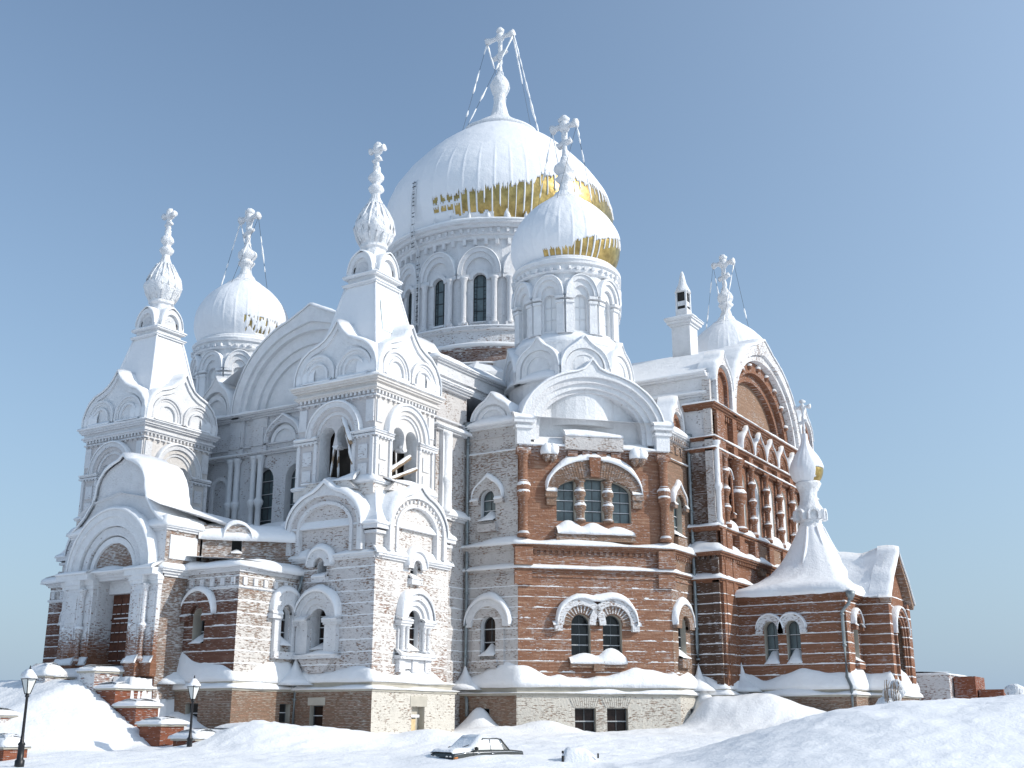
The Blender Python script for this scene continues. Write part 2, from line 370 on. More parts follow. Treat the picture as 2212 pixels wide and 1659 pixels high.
def snow(mb, poly, z, d1, h, d0=-0.02, closed=False, seed=0., var=0.5, step=0.22, drop=0.05, amp=None, mat='snow'):
    st = densify(poly, closed, step); k = 7; vs = []; n = len(st)
    for i, (p, m) in enumerate(st):
        q = 1 + var * (rn(p[0] * .34 + seed, p[1] * .34, z) * 1.9 + rn(p[0] * 1.1 + seed, p[1] * 1.1, z) * .28)
        q = max(0.22, q); 
        if amp: q *= amp(i / (n - 1))
        e = rn(p[0] * 2.3, p[1] * 2.3, z + seed) * .05
        prof = [(d0, z + h * q * 1.15), (d0 + (d1 - d0) * .3, z + h * q * 1.05), (d0 + (d1 - d0) * .6, z + h * q * .85), (d0 + (d1 - d0) * .85, z + h * q * .58),
                (d1 + .03 + e, z + h * q * .28), (d1 + .06 + e, z - drop * q + .01), (d1 - .03, z - drop * q)]
        vs += [(p[0] + m[0] * d, p[1] + m[1] * d, zz) for d, zz in prof]
    fs = []
    for i in range(n if closed else n - 1):
        j = (i + 1) % n
        for a in range(k - 1): fs.append((i * k + a, i * k + a + 1, j * k + a + 1, j * k + a))
    if not closed: fs += [tuple(range(k)), tuple(range(n * k - 1, (n - 1) * k - 1, -1))]
    mb.add(vs, fs, mat, True)
def fsnow(mb, F, s0, s1, z, d1, h, d0=-0.02, **kw):
    a = F.p(s0, 0, 0); b = F.p(s1, 0, 0); snow(mb, [a[:2], b[:2]], z, d1, h, d0, **kw)
def snow_arc(mb, F, pts, d0, d1, h, seed=0., lo=0.25, mat='snow', skirt=0.03):
    """snow on top of an outline (left to right list of (s,z))"""
    # resample
    P = []
    for i in range(len(pts) - 1):
        a, b = pts[i], pts[i + 1]; L = sqrt((a[0] - b[0]) ** 2 + (a[1] - b[1]) ** 2); k = max(1, int(L / .3))
        for j in range(k): P.append((a[0] + (b[0] - a[0]) * j / k, a[1] + (b[1] - a[1]) * j / k))
    P.append(pts[-1]); n = len(P); vs = []; k = 6
    for i, (s, z) in enumerate(P):
        a = P[max(0, i - 1)]; b = P[min(n - 1, i + 1)]; tx, tz = b[0] - a[0], b[1] - a[1]; L = sqrt(tx * tx + tz * tz) or 1
        nx, nz = -tz / L, tx / L
        q = h * max(lo, nz) * (1 + .35 * rn(s * 1.2 + seed, z * 1.2, F.o[0]) * 1.5)
        if i in (0, n - 1): q *= .3
        e = rn(s * 2 + seed, z * 2, 5) * .04
        for d, g in ((d0, 1.0), (d0 + (d1 - d0) * .45, 1.1), (d0 + (d1 - d0) * .8, .9), (d1 + .05 + e, .45), (d1 + .07 + e, -skirt / max(q, .05)), (d1 - .02, -skirt / max(q, .05))):
            vs.append(F.p(s + nx * q * g, d, z + nz * q * g))
    fs = []
    for i in range(n - 1):
        for a in range(k - 1): fs.append((i * k + a, i * k + a + 1, (i + 1) * k + a + 1, (i + 1) * k + a))
    fs += [tuple(range(k)), tuple(range(n * k - 1, (n - 1) * k - 1, -1))]
    mb.add(vs, fs, mat, True)
def heap(mb, F, sc, z, wdt, d0, d1, h, seed=0., mat='snow'):
    """a little snow heap against glass on a sill: high at the back, thin at the lip"""
    n, k = 10, 6; vs = []
    for i in range(n + 1):
        s = sc - wdt / 2 + wdt * i / n; q = h * (0.18 + .82 * sin(pi * i / n) ** .7) * (1 + .3 * rn(s * 3 + seed, z))
        for j in range(k):
            t = j / (k - 1); vs.append(F.p(s + (s - sc) * .10 * t, d0 + (d1 - d0) * t, z + q * (1 - t) ** .8 + .10 * (1 - t ** 3)))
        vs.append(F.p(s + (s - sc) * .10, d1, z - .03))
    k += 1
    fs = [(i * k + a, i * k + a + 1, (i + 1) * k + a + 1, (i + 1) * k + a) for i in range(n) for a in range(k - 1)]
    mb.add(vs, fs, mat, True)
def lathe(mb, cx, cy, prof, mat, n=24, smooth=True, jit=0., a0=0., lean=(0, 0)):
    vs = []; k = len(prof); z00 = prof[0][1]
    for i in range(n):
        a = a0 + 2 * pi * i / n
        for r, z in prof:
            rr = r * (1 + jit * rn(cos(a) * 2.3 + cx, sin(a) * 2.3 + cy, z * 1.7)) + jit * .25 * rn(cos(a) * 5, sin(a) * 5, z * 4)
            vs.append((cx + rr * cos(a) + lean[0] * (z - z00), cy + rr * sin(a) + lean[1] * (z - z00), z))
    fs = [(i * k + q, ((i + 1) % n) * k + q, ((i + 1) % n) * k + q + 1, i * k + q + 1) for i in range(n) for q in range(k - 1)]
    if prof[0][0] > .02: fs.append(tuple(i * k for i in range(n))[::-1])
    if prof[-1][0] > .02: fs.append(tuple(i * k + k - 1 for i in range(n)))
    mb.add(vs, fs, mat, smooth)
def tube(mb, pts, rad, mat, n=8, jit=0., smooth=True):
    P = [Vector(p) for p in pts]; m = len(P); rads = rad if isinstance(rad, (list, tuple)) else [rad] * m; vs = []
    for i, p in enumerate(P):
        t = (P[min(m - 1, i + 1)] - P[max(0, i - 1)]).normalized(); u = t.cross(Vector((0, 0, 1)))
        if u.length < .05: u = Vector((1, 0, 0))
        u.normalize(); v = t.cross(u)
        for j in range(n):
            a = 2 * pi * j / n; r = rads[i] * (1 + jit * rn(p.x * 3 + cos(a), p.y * 3 + sin(a), p.z * 3) * 1.6)
            vs.append(p + u * cos(a) * r + v * sin(a) * r)
    fs = [(i * n + j, i * n + (j + 1) % n, (i + 1) * n + (j + 1) % n, (i + 1) * n + j) for i in range(m - 1) for j in range(n)]
    fs += [tuple(range(n))[::-1], tuple(range((m - 1) * n, m * n))]
    mb.add(vs, fs, mat, smooth)
def lerp3(a, b, k): return [tuple(a[q] + (b[q] - a[q]) * i / k for q in range(3)) for i in range(k + 1)]
def column(mb, sn, F, s, d, z0, z1, r, mat, melon=None, melons=(.5,)):
    x, y, _ = F.p(s, d, 0); H = z1 - z0
    prof = [(r * 1.5, z0), (r * 1.5, z0 + .04 * H), (r * 1.1, z0 + .07 * H), (r, z0 + .1 * H)]
    for mz in melons:
        zc = z0 + mz * H; mr = r * (melon or 1.6)
        prof += [(r, zc - r * 1.6), (r * 1.25, zc - r * 1.4), (r * 1.2, zc - r), (mr, zc - r * .5), (mr, zc + r * .4), (r * 1.2, zc + r), (r * 1.25, zc + 1.4 * r), (r, zc + 1.6 * r)]
        if sn: lathe(sn, x, y, [(mr * 1.0, zc + r * .25), (mr * .98, zc + r * .65), (r * 1.22, zc + r * 1.15), (r * 1.02, zc + r * 1.5)], 'snow', 12, True, .15)
    prof += [(r, z1 - .1 * H), (r * 1.2, z1 - .08 * H), (r * 1.15, z1 - .05 * H), (r * 1.6, z1 - .03 * H), (r * 1.6, z1)]
    lathe(mb, x, y, prof, mat, 14)
def frame_poly(half, c=(0, 0)):   # closed square plan, order so that the normal points outwards
    x, y = c; return [(x - half, y + half), (x - half, y - half), (x + half, y - half), (x + half, y + half)]
def sqframes(c, half):            # frames of the four faces with s=0 at the middle: -y, -x, +y, +x
    x, y = c; return [Fr(x, y - half, 0), Fr(x - half, y, -90), Fr(x, y + half, 180), Fr(x + half, y, 90)]
def cross(parent, x, y, z0, H, L, axis='y', r=0.22, name='cross', lean=(0, 0)):
    mb = MB()
    k = 14
    pts = [(x + lean[0] * H * i / k, y + lean[1] * H * i / k, z0 + H * i / k) for i in range(k + 1)]
    rad = [r * (1.0 + .25 * rn(i * .9, z0)) for i in range(k + 1)]; rad[-1] = r * .8
    tube(mb, pts, rad, 'rime', 9, .35)
    zt = z0 + H * .86; ax = (0, 1) if axis == 'y' else (1, 0)
    px, py = x + lean[0] * H * .86, y + lean[1] * H * .86
    a = (px - ax[0] * L, py - ax[1] * L, zt); b = (px + ax[0] * L, py + ax[1] * L, zt)
    tube(mb, lerp3(a, b, 10), [r * 1.5, r * 1.45] + [r * .95] * 7 + [r * 1.45, r * 1.5], 'rime', 9, .3)
    lathe(mb, pts[-1][0], pts[-1][1], [(0, z0 + H - r), (r * 1.7, z0 + H - r * .3), (r * 1.8, z0 + H + r * .8), (r * .9, z0 + H + r * 1.8), (0, z0 + H + r * 2)], 'rime', 10, True, .3)
    lathe(mb, px, py, [(r, zt - r * 2), (r * 1.9, zt - r), (r * 1.9, zt + r), (r, zt + r * 2)], 'rime', 10, True, .3)
    zl = z0 + H * .45; a = (x - ax[0] * L * .5, y - ax[1] * L * .5, zl + L * .16); b = (x + ax[0] * L * .5, y + ax[1] * L * .5, zl - L * .16)
    tube(mb, lerp3(a, b, 5), r * 1.05, 'rime', 8, .4)
    return mb.build(name, parent)
def wires(parent, ends, seed=1, r=0.055, full=False):
    rr = random.Random(seed)
    for a, b in ends:
        mb = MB(); n = 26; P = lerp3(a, b, n)
        tube(mb, P, 0.018, 'iron', 4)
        i = 0
        while i < n - 1:
            k = rr.randint(2, 7); 
            if full or rr.random() < .68:
                e = min(n, i + k); seg = P[i:e + 1]
                tube(mb, seg, [r * (.5 if q in (0, len(seg) - 1) else 1) * rr.uniform(.8, 1.4) for q in range(len(seg))], 'frost_wire', 6, .4)
            i += k + (0 if full else rr.randint(0, 2))
        mb.build('guy_wire', parent)
# ------------------------------------------------------------------ cathedral
CATH = empty('cathedral', (36.1, 14.5, 0), label='huge white and red brick cathedral caked in snow and rime under gold onion domes', category='cathedral')
WHT = 'white_wall'; RGH = 'white_rough'
BANDS = lambda mb, sn, poly, z, steps, mat, h, closed=False, **k: (cornice(mb, poly, z, steps, mat, closed), snow(sn, poly, z + sum(a for a, b in steps) + .003, steps[-1][1], h, closed=closed, **k))

def hood(mb, sn, F, s, z, ro, ri, d, mat, h=0.3, leg=0.0, ends=0.35, snow_d=None, peak=0.0, seed=0.):
    arch(mb, F, s, z, ro, ri, 0.0, d, mat, leg=leg, peak=peak)
    arch(mb, F, s, z, (ro * .45 + ri * .55), ri, 0.0, d * .55, mat, leg=leg)
    snow_arc(sn, F, shape(s, z, arcpts(ro, ro, peak)), -0.02, (snow_d or d) + .03, h, seed + s, .12)
    if ends:
        for q in (-1, 1):
            a, b = sorted((s + q * (ri + .02), s + q * (ro + .1)))
            box(mb, F, a, b, 0, d + .08, z - leg - .3, z - leg, mat)
            if leg: fsnow(sn, F, a, b, z - leg, d + .08, .14, d0=d * .9)

def onion_shell(parent, c, prof, keep, n=300, th=0.14, dz=0.12, mat='dome_snow', ribs=0, name='snow_cover'):
    """snow shell over a lathed dome; keep(phi_deg, z) False leaves the gold bare"""
    R = []
    for (r0, z0), (r1, z1) in zip(prof, prof[1:]):
        k = max(1, int(sqrt((r1 - r0) ** 2 + (z1 - z0) ** 2) / dz))
        R += [(r0 + (r1 - r0) * i / k, z0 + (z1 - z0) * i / k) for i in range(k)]
    R.append(prof[-1]); m = len(R); vs = []
    for i in range(n):
        a = 2 * pi * i / n
        rib = (max(0, cos(a * ribs)) ** 10 * .035) if ribs else 0; zm = prof[len(prof) // 2][1]
        for r, z in R:
            e = th * (.75 + .5 * rn(cos(a) * 4 + c[0], sin(a) * 4, z * .8)) + rib * max(0, min(1, (zm + 1.5 - z) / 2.5)) + .018 * rn(cos(a) * 14, sin(a) * 14, z * 2.5)
            vs.append((c[0] + (r + e) * cos(a), c[1] + (r + e) * sin(a), z))
    base = len(vs)
    for i in range(n):
        a = 2 * pi * i / n
        for r, z in R: vs.append((c[0] + (r - .02) * cos(a), c[1] + (r - .02) * sin(a), z))
    K = [[keep(((360 * (i + .5) / n - 211.7 + 180) % 360) - 180, (R[j][1] + R[j + 1][1]) / 2) for j in range(m - 1)] for i in range(n)]
    mb = MB(); fs = []
    for i in range(n):
        i2 = (i + 1) % n
        for j in range(m - 1):
            if not K[i][j]: continue
            a, b, cc, d = i * m + j, i2 * m + j, i2 * m + j + 1, i * m + j + 1
            fs.append((a, b, cc, d))
            if not K[i - 1][j]: fs.append((a, d, d + base, a + base))
            if not K[i2][j]: fs.append((b, b + base, cc + base, cc))
            if j == 0 or not K[i][j - 1]: fs.append((a, a + base, b + base, b))
            if j < m - 2 and not K[i][j + 1]: fs.append((d, cc, cc + base, d + base))
    mb.add(vs, fs, mat, True)
    return mb.build(name, parent)
def smooth_prof(P, k=5):
    out = []; n = len(P)
    for i in range(n - 1):
        p0, p1, p2, p3 = P[max(0, i - 1)], P[i], P[i + 1], P[min(n - 1, i + 2)]
        for j in range(k):
            t = j / k
            out.append(tuple(.5 * (2 * p1[q] + (p2[q] - p0[q]) * t + (2 * p0[q] - 5 * p1[q] + 4 * p2[q] - p3[q]) * t * t + (3 * p1[q] - p0[q] - 3 * p2[q] + p3[q]) * t ** 3) for q in (0, 1)))
    out.append(P[-1]); return out

# ---- the two western bell towers
def bell_tower(off, near):
    c = (3.6, 3.8 + off); cu = (3.47, 3.93 + off); seed = off
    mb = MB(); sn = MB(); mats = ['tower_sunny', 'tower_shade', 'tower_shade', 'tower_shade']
    # basement and plinth
    H = 3.75
    T = mb.build if False else None
    wins = []
    for k, F in enumerate(sqframes(c, H + .38)):
        hl = []
        if k == 1: hl = [rectwin(.1, 1.45, 2.65, 1.0)]; wins.append((F, hl[0], -.4, 'glass_brown', (0, 1)))
        if k == 0 and near: hl = [[(-.35, -.5), (.95, -.5), (.95, 2.6), (-.35, 2.6)]]
        wall(mb, F, [(-H - .38, -1.5), (H + .38, -1.5), (H + .38, 3.42), (-H - .38, 3.42)], hl, 0, .45, 'plinth_pale' if k == 0 else 'plinth_brown', 'plaster')
        if k == 1: box(mb, F, -.55, .75, 0, .03, 2.66, 3.1, 'plaster')
        if k == 0 and near:
            box(mb, F, -.35, .95, -.55, -.45, -.5, 2.6, 'plaster'); box(mb, F, -.3, .55, -.44, -.36, .9, 1.9, 'yellow_plaster'); box(mb, F, -.5, 1.15, 0, .03, 2.62, 3.2, 'plaster')
            box(sn, F, -.3, .7, -.44, -.2, 2.0, 2.15, 'snow')
    P = frame_poly(H, c)
    cornice(mb, P, 3.40, [(.10, .46), (.06, .52)], 'plaster', True); snow(sn, P, 3.565, .52, .16, d0=.2, closed=True, seed=seed, var=.7)
    cornice(mb, P, 3.55, [(.30, .24)], 'plaster', True); cornice(mb, P, 3.85, [(.06, .30), (.06, .34)], 'plaster', True)
    snow(sn, P, 3.975, .34, .55, closed=True, seed=seed + 3, var=.7)
    cornice(mb, frame_poly(H + .38, c), .75, [(.28, .10)], 'plinth_pale', True)
    snow(sn, frame_poly(H + .38, c), 1.035, .10, .10, closed=True, seed=seed + 4)
    # shaft
    for k, F in enumerate(sqframes(c, H)):
        sh = .05 if k == 0 else -.3 if k == 1 else 0
        a = archwin(sh, 5.85, 8.45, 1.2); b = archwin(sh, 10.2, 11.12, .72); m = mats[k]
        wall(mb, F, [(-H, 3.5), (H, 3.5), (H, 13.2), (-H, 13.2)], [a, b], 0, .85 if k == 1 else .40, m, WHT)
        wins += [(F, a, -.8 if k == 1 else -.36, 'glass_brown', (0, 3)), (F, b, -.8 if k == 1 else -.36, 'glass_dark', (1, 1))]
        if k < 2:
            for q in (-1, 1):
                if k == 0:
                    for cc in (.86, 1.28): column(mb, sn, F, sh + q * cc, .24, 5.75, 7.25, .15, RGH, melons=())
                    box(mb, F, *sorted((sh + q * .68, sh + q * 1.55)), 0, .14, 5.6, 7.2, RGH)
                else: box(mb, F, *sorted((sh + q * .66, sh + q * 1.55)), 0, .32, 5.6, 7.25, RGH)
                lo, hi = sorted((sh + q * .62, sh + q * 1.68))
                box(mb, F, lo, hi, 0, .42, 7.22, 7.36, RGH); box(mb, F, lo - .06, hi + .06, 0, .5, 7.36, 7.55, RGH)
                fsnow(sn, F, lo - .06, hi + .06, 7.553, .5, .22, seed=seed + q)
            arch(mb, F, sh, 7.6, 1.62, 1.22, 0, .42, RGH, leg=.05); arch(mb, F, sh, 7.6, 1.22, .9, 0, .28, RGH, leg=.05); arch(mb, F, sh, 7.6, .92, .62, 0, .14, RGH, leg=.05)
            snow_arc(sn, F, shape(sh, 7.6, arcpts(1.64, 1.62)), -.02, .5, .36, seed + k, .2)
            box(mb, F, sh - 1.75, sh + 1.75, 0, .5, 5.3, 5.5, RGH); fsnow(sn, F, sh - 1.75, sh + 1.75, 5.503, .5, .42, seed=seed + k, var=.9)
            if k == 0:
                for q in (-1.3, 0, 1.3): box(mb, F, sh + q - .28, sh + q + .28, 0, .3, 4.55, 5.29, RGH)
                box(mb, F, sh - 1.0, sh + 1.0, 0, .2, 4.75, 5.29, RGH)
            else: prism(mb, F, [(sh - 1.3, 5.29), (sh - .6, 4.5), (sh + .6, 4.5), (sh + 1.3, 5.29)], 0, .28, 'tower_shade')
            heap(sn, F, sh, 5.87, 1.14, -.75 if k == 1 else -.33, .1, .35, seed)
            hood(mb, sn, F, sh, 10.8, .95, .42, .34, RGH, .38, leg=.1, ends=0, seed=seed + k)
            heap(sn, F, sh, 10.2, .7, -.5 if k == 1 else -.3, .2, .2, seed)
            box(mb, F, sh - .55, sh + .55, 0, .3, 9.75, 10.1, RGH); fsnow(sn, F, sh - .55, sh + .55, 10.1, .3, .2)
        # ledge broken by the hood
        for lo, hi in ((-H, sh - .9), (sh + .9, H)):
            box(mb, F, lo, hi, 0, .14, 11.02, 11.14, RGH)
            box(mb, F, lo, hi, 0, .26, 11.14, 11.3, RGH)
            fsnow(sn, F, lo - (.26 if lo < -2 else 0), hi + (.26 if hi > 2 else 0), 11.303, .26, .38, seed=seed + lo, var=.6)
        # big kokoshnik
        o = shape(0, 13.0, arcpts(2.95, 2.25, .5, .3), 1.5)
        prism(mb, F, shape(0, 13.0, arcpts(2.93, 2.23, .48, .3)), -1.6, .02, WHT)
        ring(mb, F, o, shape(0, 13.0, arcpts(2.62, 1.98), 1.5), 0, .42, RGH)
        ring(mb, F, shape(0, 13.0, arcpts(2.62, 1.98), 1.5), shape(0, 13.0, arcpts(2.2, 1.62), 1.5), 0, .24, m)
        ring(mb, F, shape(0, 13.0, arcpts(2.2, 1.62), 1.5), shape(0, 13.0, arcpts(1.98, 1.42), 1.5), 0, .34, RGH)
        prism(mb, F, shape(0, 13.0, arcpts(2.0, 1.45)), 0, .04, m)
        if k == 0:
            for i in range(15):
                t = radians(18 + 144 * i / 14); box(mb, F, 2.4 * cos(t) - .07, 2.4 * cos(t) + .07, .24, .36, 13 + 1.8 * sin(t) - .07, 13 + 1.8 * sin(t) + .07, RGH)
        snow_arc(sn, F, shape(0, 13.0, arcpts(2.97, 2.27, .5, .3)), -1.5, .5, .42, seed + k, .3)
    for qx in (-1, 1):
        for qy in (-1, 1):
            x0, x1 = sorted((c[0] + qx * 2.98, c[0] + qx * (H + .18))); y0, y1 = sorted((c[1] + qy * 2.98, c[1] + qy * (H + .18)))
            wbox(mb, x0, x1, y0, y1, 12.45, 12.62, RGH)
            x0, x1 = sorted((c[0] + qx * 2.98, c[0] + qx * (H + .34))); y0, y1 = sorted((c[1] + qy * 2.98, c[1] + qy * (H + .34)))
            wbox(mb, x0, x1, y0, y1, 12.72, 13.0, RGH)
            snow(sn, [(x0, y1), (x0, y0), (x1, y0), (x1, y1)], 13.0, .03, .35, d0=-.6, closed=True, seed=seed)
            for F in sqframes(c, H)[:2]:
                for e in range(3): box(mb, F, -3.7 + e * .28, -3.58 + e * .28, 0, .16, 12.62, 12.73, RGH); box(mb, F, 3.02 + e * .28, 3.14 + e * .28, 0, .16, 12.62, 12.73, RGH)
    sweep(sn, frame_poly(H, c), smooth_prof([(.30, 13.02), (.05, 13.5), (-.45, 14.3), (-.75, 15.6)], 3) + [(-1.6, 15.6), (-1.6, 13.0)], 'snow', True)
    # brick step under the belfry
    HB = 3.08
    cornice(mb, frame_poly(HB, cu), 15.0, [(.65, .10)], 'tower_sunny', True)
    cornice(mb, frame_poly(HB, cu), 15.65, [(.14, .22)], RGH, True); snow(sn, frame_poly(HB, cu), 15.79, .22, .28, closed=True, seed=seed, var=.8)
    for F in sqframes(cu, HB)[:2]:
        prism(mb, F, [(-2.2, 15.3), (2.2, 15.3), (1.5, 15.95), (-1.5, 15.95)], 0, .55, 'tower_sunny'); fsnow(sn, F, -2.1, 2.1, 15.9, .62, .32, seed=seed, var=.9)
    # belfry
    for k, F in enumerate(sqframes(cu, HB)):
        m = mats[k]
        if k < 2:
            r = .61; h = [(-1.28, 16.15), (1.28, 16.15), (1.28, 18.95)] + [(.67 + r * cos(pi * i / 8), 18.95 + r * sin(pi * i / 8)) for i in range(1, 8)] + [(.06, 18.95), (.2, 18.3), (-.2, 18.3), (-.06, 18.95)] + [(-.67 + r * cos(pi * i / 8), 18.95 + r * sin(pi * i / 8)) for i in range(1, 8)] + [(-1.28, 18.95)]
            wall(mb, F, [(-HB, 15.3), (HB, 15.3), (HB, 22.2), (-HB, 22.2)], [h], 0, 1.0, m, WHT)
            arch(mb, F, 0, 18.95, 2.12, 1.78, 0, .34, RGH, leg=.05); arch(mb, F, 0, 18.95, 1.78, 1.5, 0, .2, m, leg=.05); arch(mb, F, 0, 18.95, 1.5, 1.3, 0, .1, RGH, leg=.05)
            snow_arc(sn, F, shape(0, 18.95, arcpts(2.14, 2.12)), 0, .38, .14, seed, .3)
            prism(mb, F, [(-.26, 18.3), (-.14, 18.12), (.14, 18.12), (.26, 18.3)], -.6, .02, RGH)
            tube(mb, [F.p(0, -.25, 18.1), F.p(0, -.25, 18.5)], [.22, .28], RGH, 10, .1)
        else: wall(mb, F, [(-HB, 15.3), (HB, 15.3), (HB, 22.2), (-HB, 22.2)], [], 0, 1.0, m, WHT)
        for q in (-1, 1):
            for a, b in ((1.42, 1.66), (2.82, 3.06)): box(mb, F, *sorted((q * a, q * b)), 0, .13, 15.9, 18.5, RGH)
            box(mb, F, *sorted((q * 1.9, q * 2.6)), 0, .08, 16.2, 16.9, RGH); box(mb, F, *sorted((q * 1.9, q * 2.6)), 0, .08, 17.2, 18.1, RGH)
            lo, hi = sorted((q * 1.34, q * 3.06)); 
            for e in range(5): box(mb, F, lo + .1 + e * .34, lo + .24 + e * .34, 0, .19, 18.5, 18.62, RGH)
            a, b = sorted((q * 2.4, q * 3.0)); box(mb, F, a, b, 0, .1, 19.5, 20.9, RGH)
        dentils(mb, F.p(-HB, 0, 0)[:2], F.p(HB, 0, 0)[:2], 21.3, 21.5, .16, RGH, .34, .15)
        for i in range(12): box(mb, F, -2.9 + i * .52, -2.78 + i * .52, 0, .2, 20.98, 21.12, m)
    for qx in (-1, 1):
        for qy in (-1, 1):
            x0, x1 = sorted((cu[0] + qx * 1.36, cu[0] + qx * 3.30)); y0, y1 = sorted((cu[1] + qy * 2.7, cu[1] + qy * 3.30))
            wbox(mb, x0, x1, y0, y1, 18.6, 18.72, RGH); wbox(mb, x0, x1 + 0, y0, y1, 18.78, 18.93, RGH)
            x0, x1 = sorted((cu[0] + qx * 2.7, cu[0] + qx * 3.298)); y0, y1 = sorted((cu[1] + qy * 1.36, cu[1] + qy * 2.7))
            wbox(mb, x0, x1, y0, y1, 18.6, 18.72, RGH); wbox(mb, x0, x1, y0, y1, 18.78, 18.93, RGH)
    for F in sqframes(cu, HB)[:2]:
        for q in (-1, 1):
            lo, hi = sorted((q * 1.34, q * 3.3)); fsnow(sn, F, lo, hi, 18.93, .24, .16, seed=seed + q)
    wbox(mb, cu[0] - 1.72, cu[0] + 1.72, cu[1] - 1.72, cu[1] + 1.72, 16.1, 20.25, 'belfry_shade')  # added dark box, paints the shade inside the open belfry
    for z in (16.0, 20.2): wbox(mb, cu[0] - 3, cu[0] + 3, cu[1] - 3, cu[1] + 3, z, z + .15, 'old_wood')
    Pu = frame_poly(HB, cu)
    cornice(mb, Pu, 21.12, [(.10, .14)], RGH, True)
    cornice(mb, Pu, 21.5, [(.12, .2), (.12, .3), (.25, .16), (.12, .34), (.14, .44), (.10, .50)], 'tower_sunny' if near else RGH, True)
    snow(sn, Pu, 22.353, .52, .2, closed=True, seed=seed, var=.5)
    # double kokoshniks under the tent
    U = [(-3.35, 0), (-3.35, .7), (-3.15, 1.35), (-2.75, 1.9), (-2.2, 2.3), (-1.5, 2.55), (-.95, 2.85), (-.45, 3.35), (0, 4.0)]
    U = U + [(-a, b) for a, b in U[-2::-1]]
    for k, F in enumerate(sqframes(cu, 3.25)):
        o = [(s, 22.4 + z) for s, z in U]; i_ = [(s * .9, 22.4 + z * .88) for s, z in U]
        prism(mb, F, o, -1.3, 0, WHT); ring(mb, F, o, i_, 0, .14, WHT)
        for q in (-1, 1):
            for ro, ri, dd in ((1.42, 1.26, .22), (1.26, 1.08, .12), (.85, .70, .2)): arch(mb, F, q * 1.48, 22.95, ro, ri, 0, dd, RGH if k == 0 else WHT, leg=.35)
            prism(mb, F, shape(q * 1.48, 22.95, arcpts(.7, .7), .35), 0, .05, WHT); fsnow(sn, F, q * 1.48 - 1.2, q * 1.48 + 1.2, 22.5, .3, .2, seed=seed)
            arch(mb, F, q * 1.48, 22.95, 1.08, .86, 0, .06, WHT, leg=.35)
        snow_arc(sn, F, [(s, z + .02) for s, z in o], -1.5, .2, .26, seed + k, .35)
        prism(sn, F, [(0, 26.5), (-.9, 24.9), (.9, 24.9)], -1.75, -.05, 'snow')
    wbox(mb, cu[0] - 3.2, cu[0] + 3.2, cu[1] - 3.2, cu[1] + 3.2, 22.35, 23.2, WHT)
    TP = [(3.2, 23.0), (2.75, 24.0), (2.4, 24.9), (2.15, 25.6), (1.78, 27.2), (1.48, 28.6), (1.25, 29.6)]
    lathe(sn, cu[0], cu[1], [(r * sqrt(2), z) for r, z in TP], 'snow', 4, False, a0=pi / 4)
    for q in range(4):   # ridge beads of the tent
        a = pi / 4 + q * pi / 2; tube(sn, [(cu[0] + r * sqrt(2) * cos(a), cu[1] + r * sqrt(2) * sin(a), z) for r, z in TP[1:]], .1, 'snow', 8, .2)
    if near:
        F = sqframes(cu, 0)[0]; prism(mb, F, [(-1.7, 26.6), (1.3, 25.9), (1.35, 28.4), (-1.25, 28.4)], 1.6, 1.62, 'green_tin') if False else None
        vs = [F.p(-1.35, 2.07, 26.1), F.p(1.5, 2.08, 26.1), F.p(1.15, 1.58, 28.4), F.p(-1.1, 1.58, 28.4)]; mb.add(vs, [(0, 1, 2, 3)], 'green_tin')
    cornice(mb, frame_poly(1.15, cu), 29.45, [(.14, .12), (.16, .26), (.12, .14)], WHT, True); snow(sn, frame_poly(1.15, cu), 29.75, .28, .14, closed=True, seed=seed)
    cornice(mb, frame_poly(1.15, cu), 30.2, [(.16, .26), (.1, .16)], WHT, True); snow(sn, frame_poly(1.15, cu), 30.36, .26, .12, closed=True, seed=seed)
    wbox(mb, cu[0] - 1.15, cu[0] + 1.15, cu[1] - 1.15, cu[1] + 1.15, 29.4, 31.0, WHT)
    for F in sqframes(cu, 1.15):
        prism(mb, F, shape(0, 30.6, arcpts(1.02, 1.3, .1)), -.6, 0, WHT); arch(mb, F, 0, 30.6, 1.04, .72, 0, .22, WHT, leg=.2, rise_o=1.32, rise_i=.95); prism(mb, F, shape(0, 30.5, arcpts(.62, .8)), 0, .03, 'arm_wall')
        snow_arc(sn, F, shape(0, 30.6, arcpts(1.05, 1.34, .1)), -.8, .26, .16, seed, .3)
    part = mb.build('bell_tower', CATH, label='near bell tower with a sunlit right side and open belfry' if near else 'far bell tower behind the snowy entrance porch')
    sn.build('snow_cover', part)
    d = MB(); cx, cy = cu
    lathe(d, cx, cy, smooth_prof([(1.1, 31.0), (.9, 31.5), (.82, 32.2), (.80, 32.5), (.95, 32.6), (.92, 32.85), (1.22, 33.4), (1.38, 34.0), (1.25, 34.6), (.92, 35.3), (.56, 35.9), (.34, 36.4), (.28, 36.8)], 3), 'rime', 48, True, .16)
    for q in range(16):
        a_ = q * pi / 8; tube(d, [(cx + r_ * cos(a_), cy + r_ * sin(a_), z_) for r_, z_ in ((.95, 32.9), (1.22, 33.4), (1.38, 34.0), (1.25, 34.6), (.92, 35.3), (.56, 35.9))], .075, 'rime', 6, .5)
    lathe(d, cx, cy, smooth_prof([(.26, 36.7), (.5, 37.0), (.5, 37.25), (.26, 37.5), (.5, 37.85), (.5, 38.1), (.24, 38.45), (.26, 38.8)], 3), 'rime', 18, True, .2)
    d.build('onion_dome', part)
    cross(part, cx, cy, 38.5, 1.9, .62, 'y', .17)
    for F, a, dd, gl, br in wins: window(part, F, a, dd, gl, br, .04)
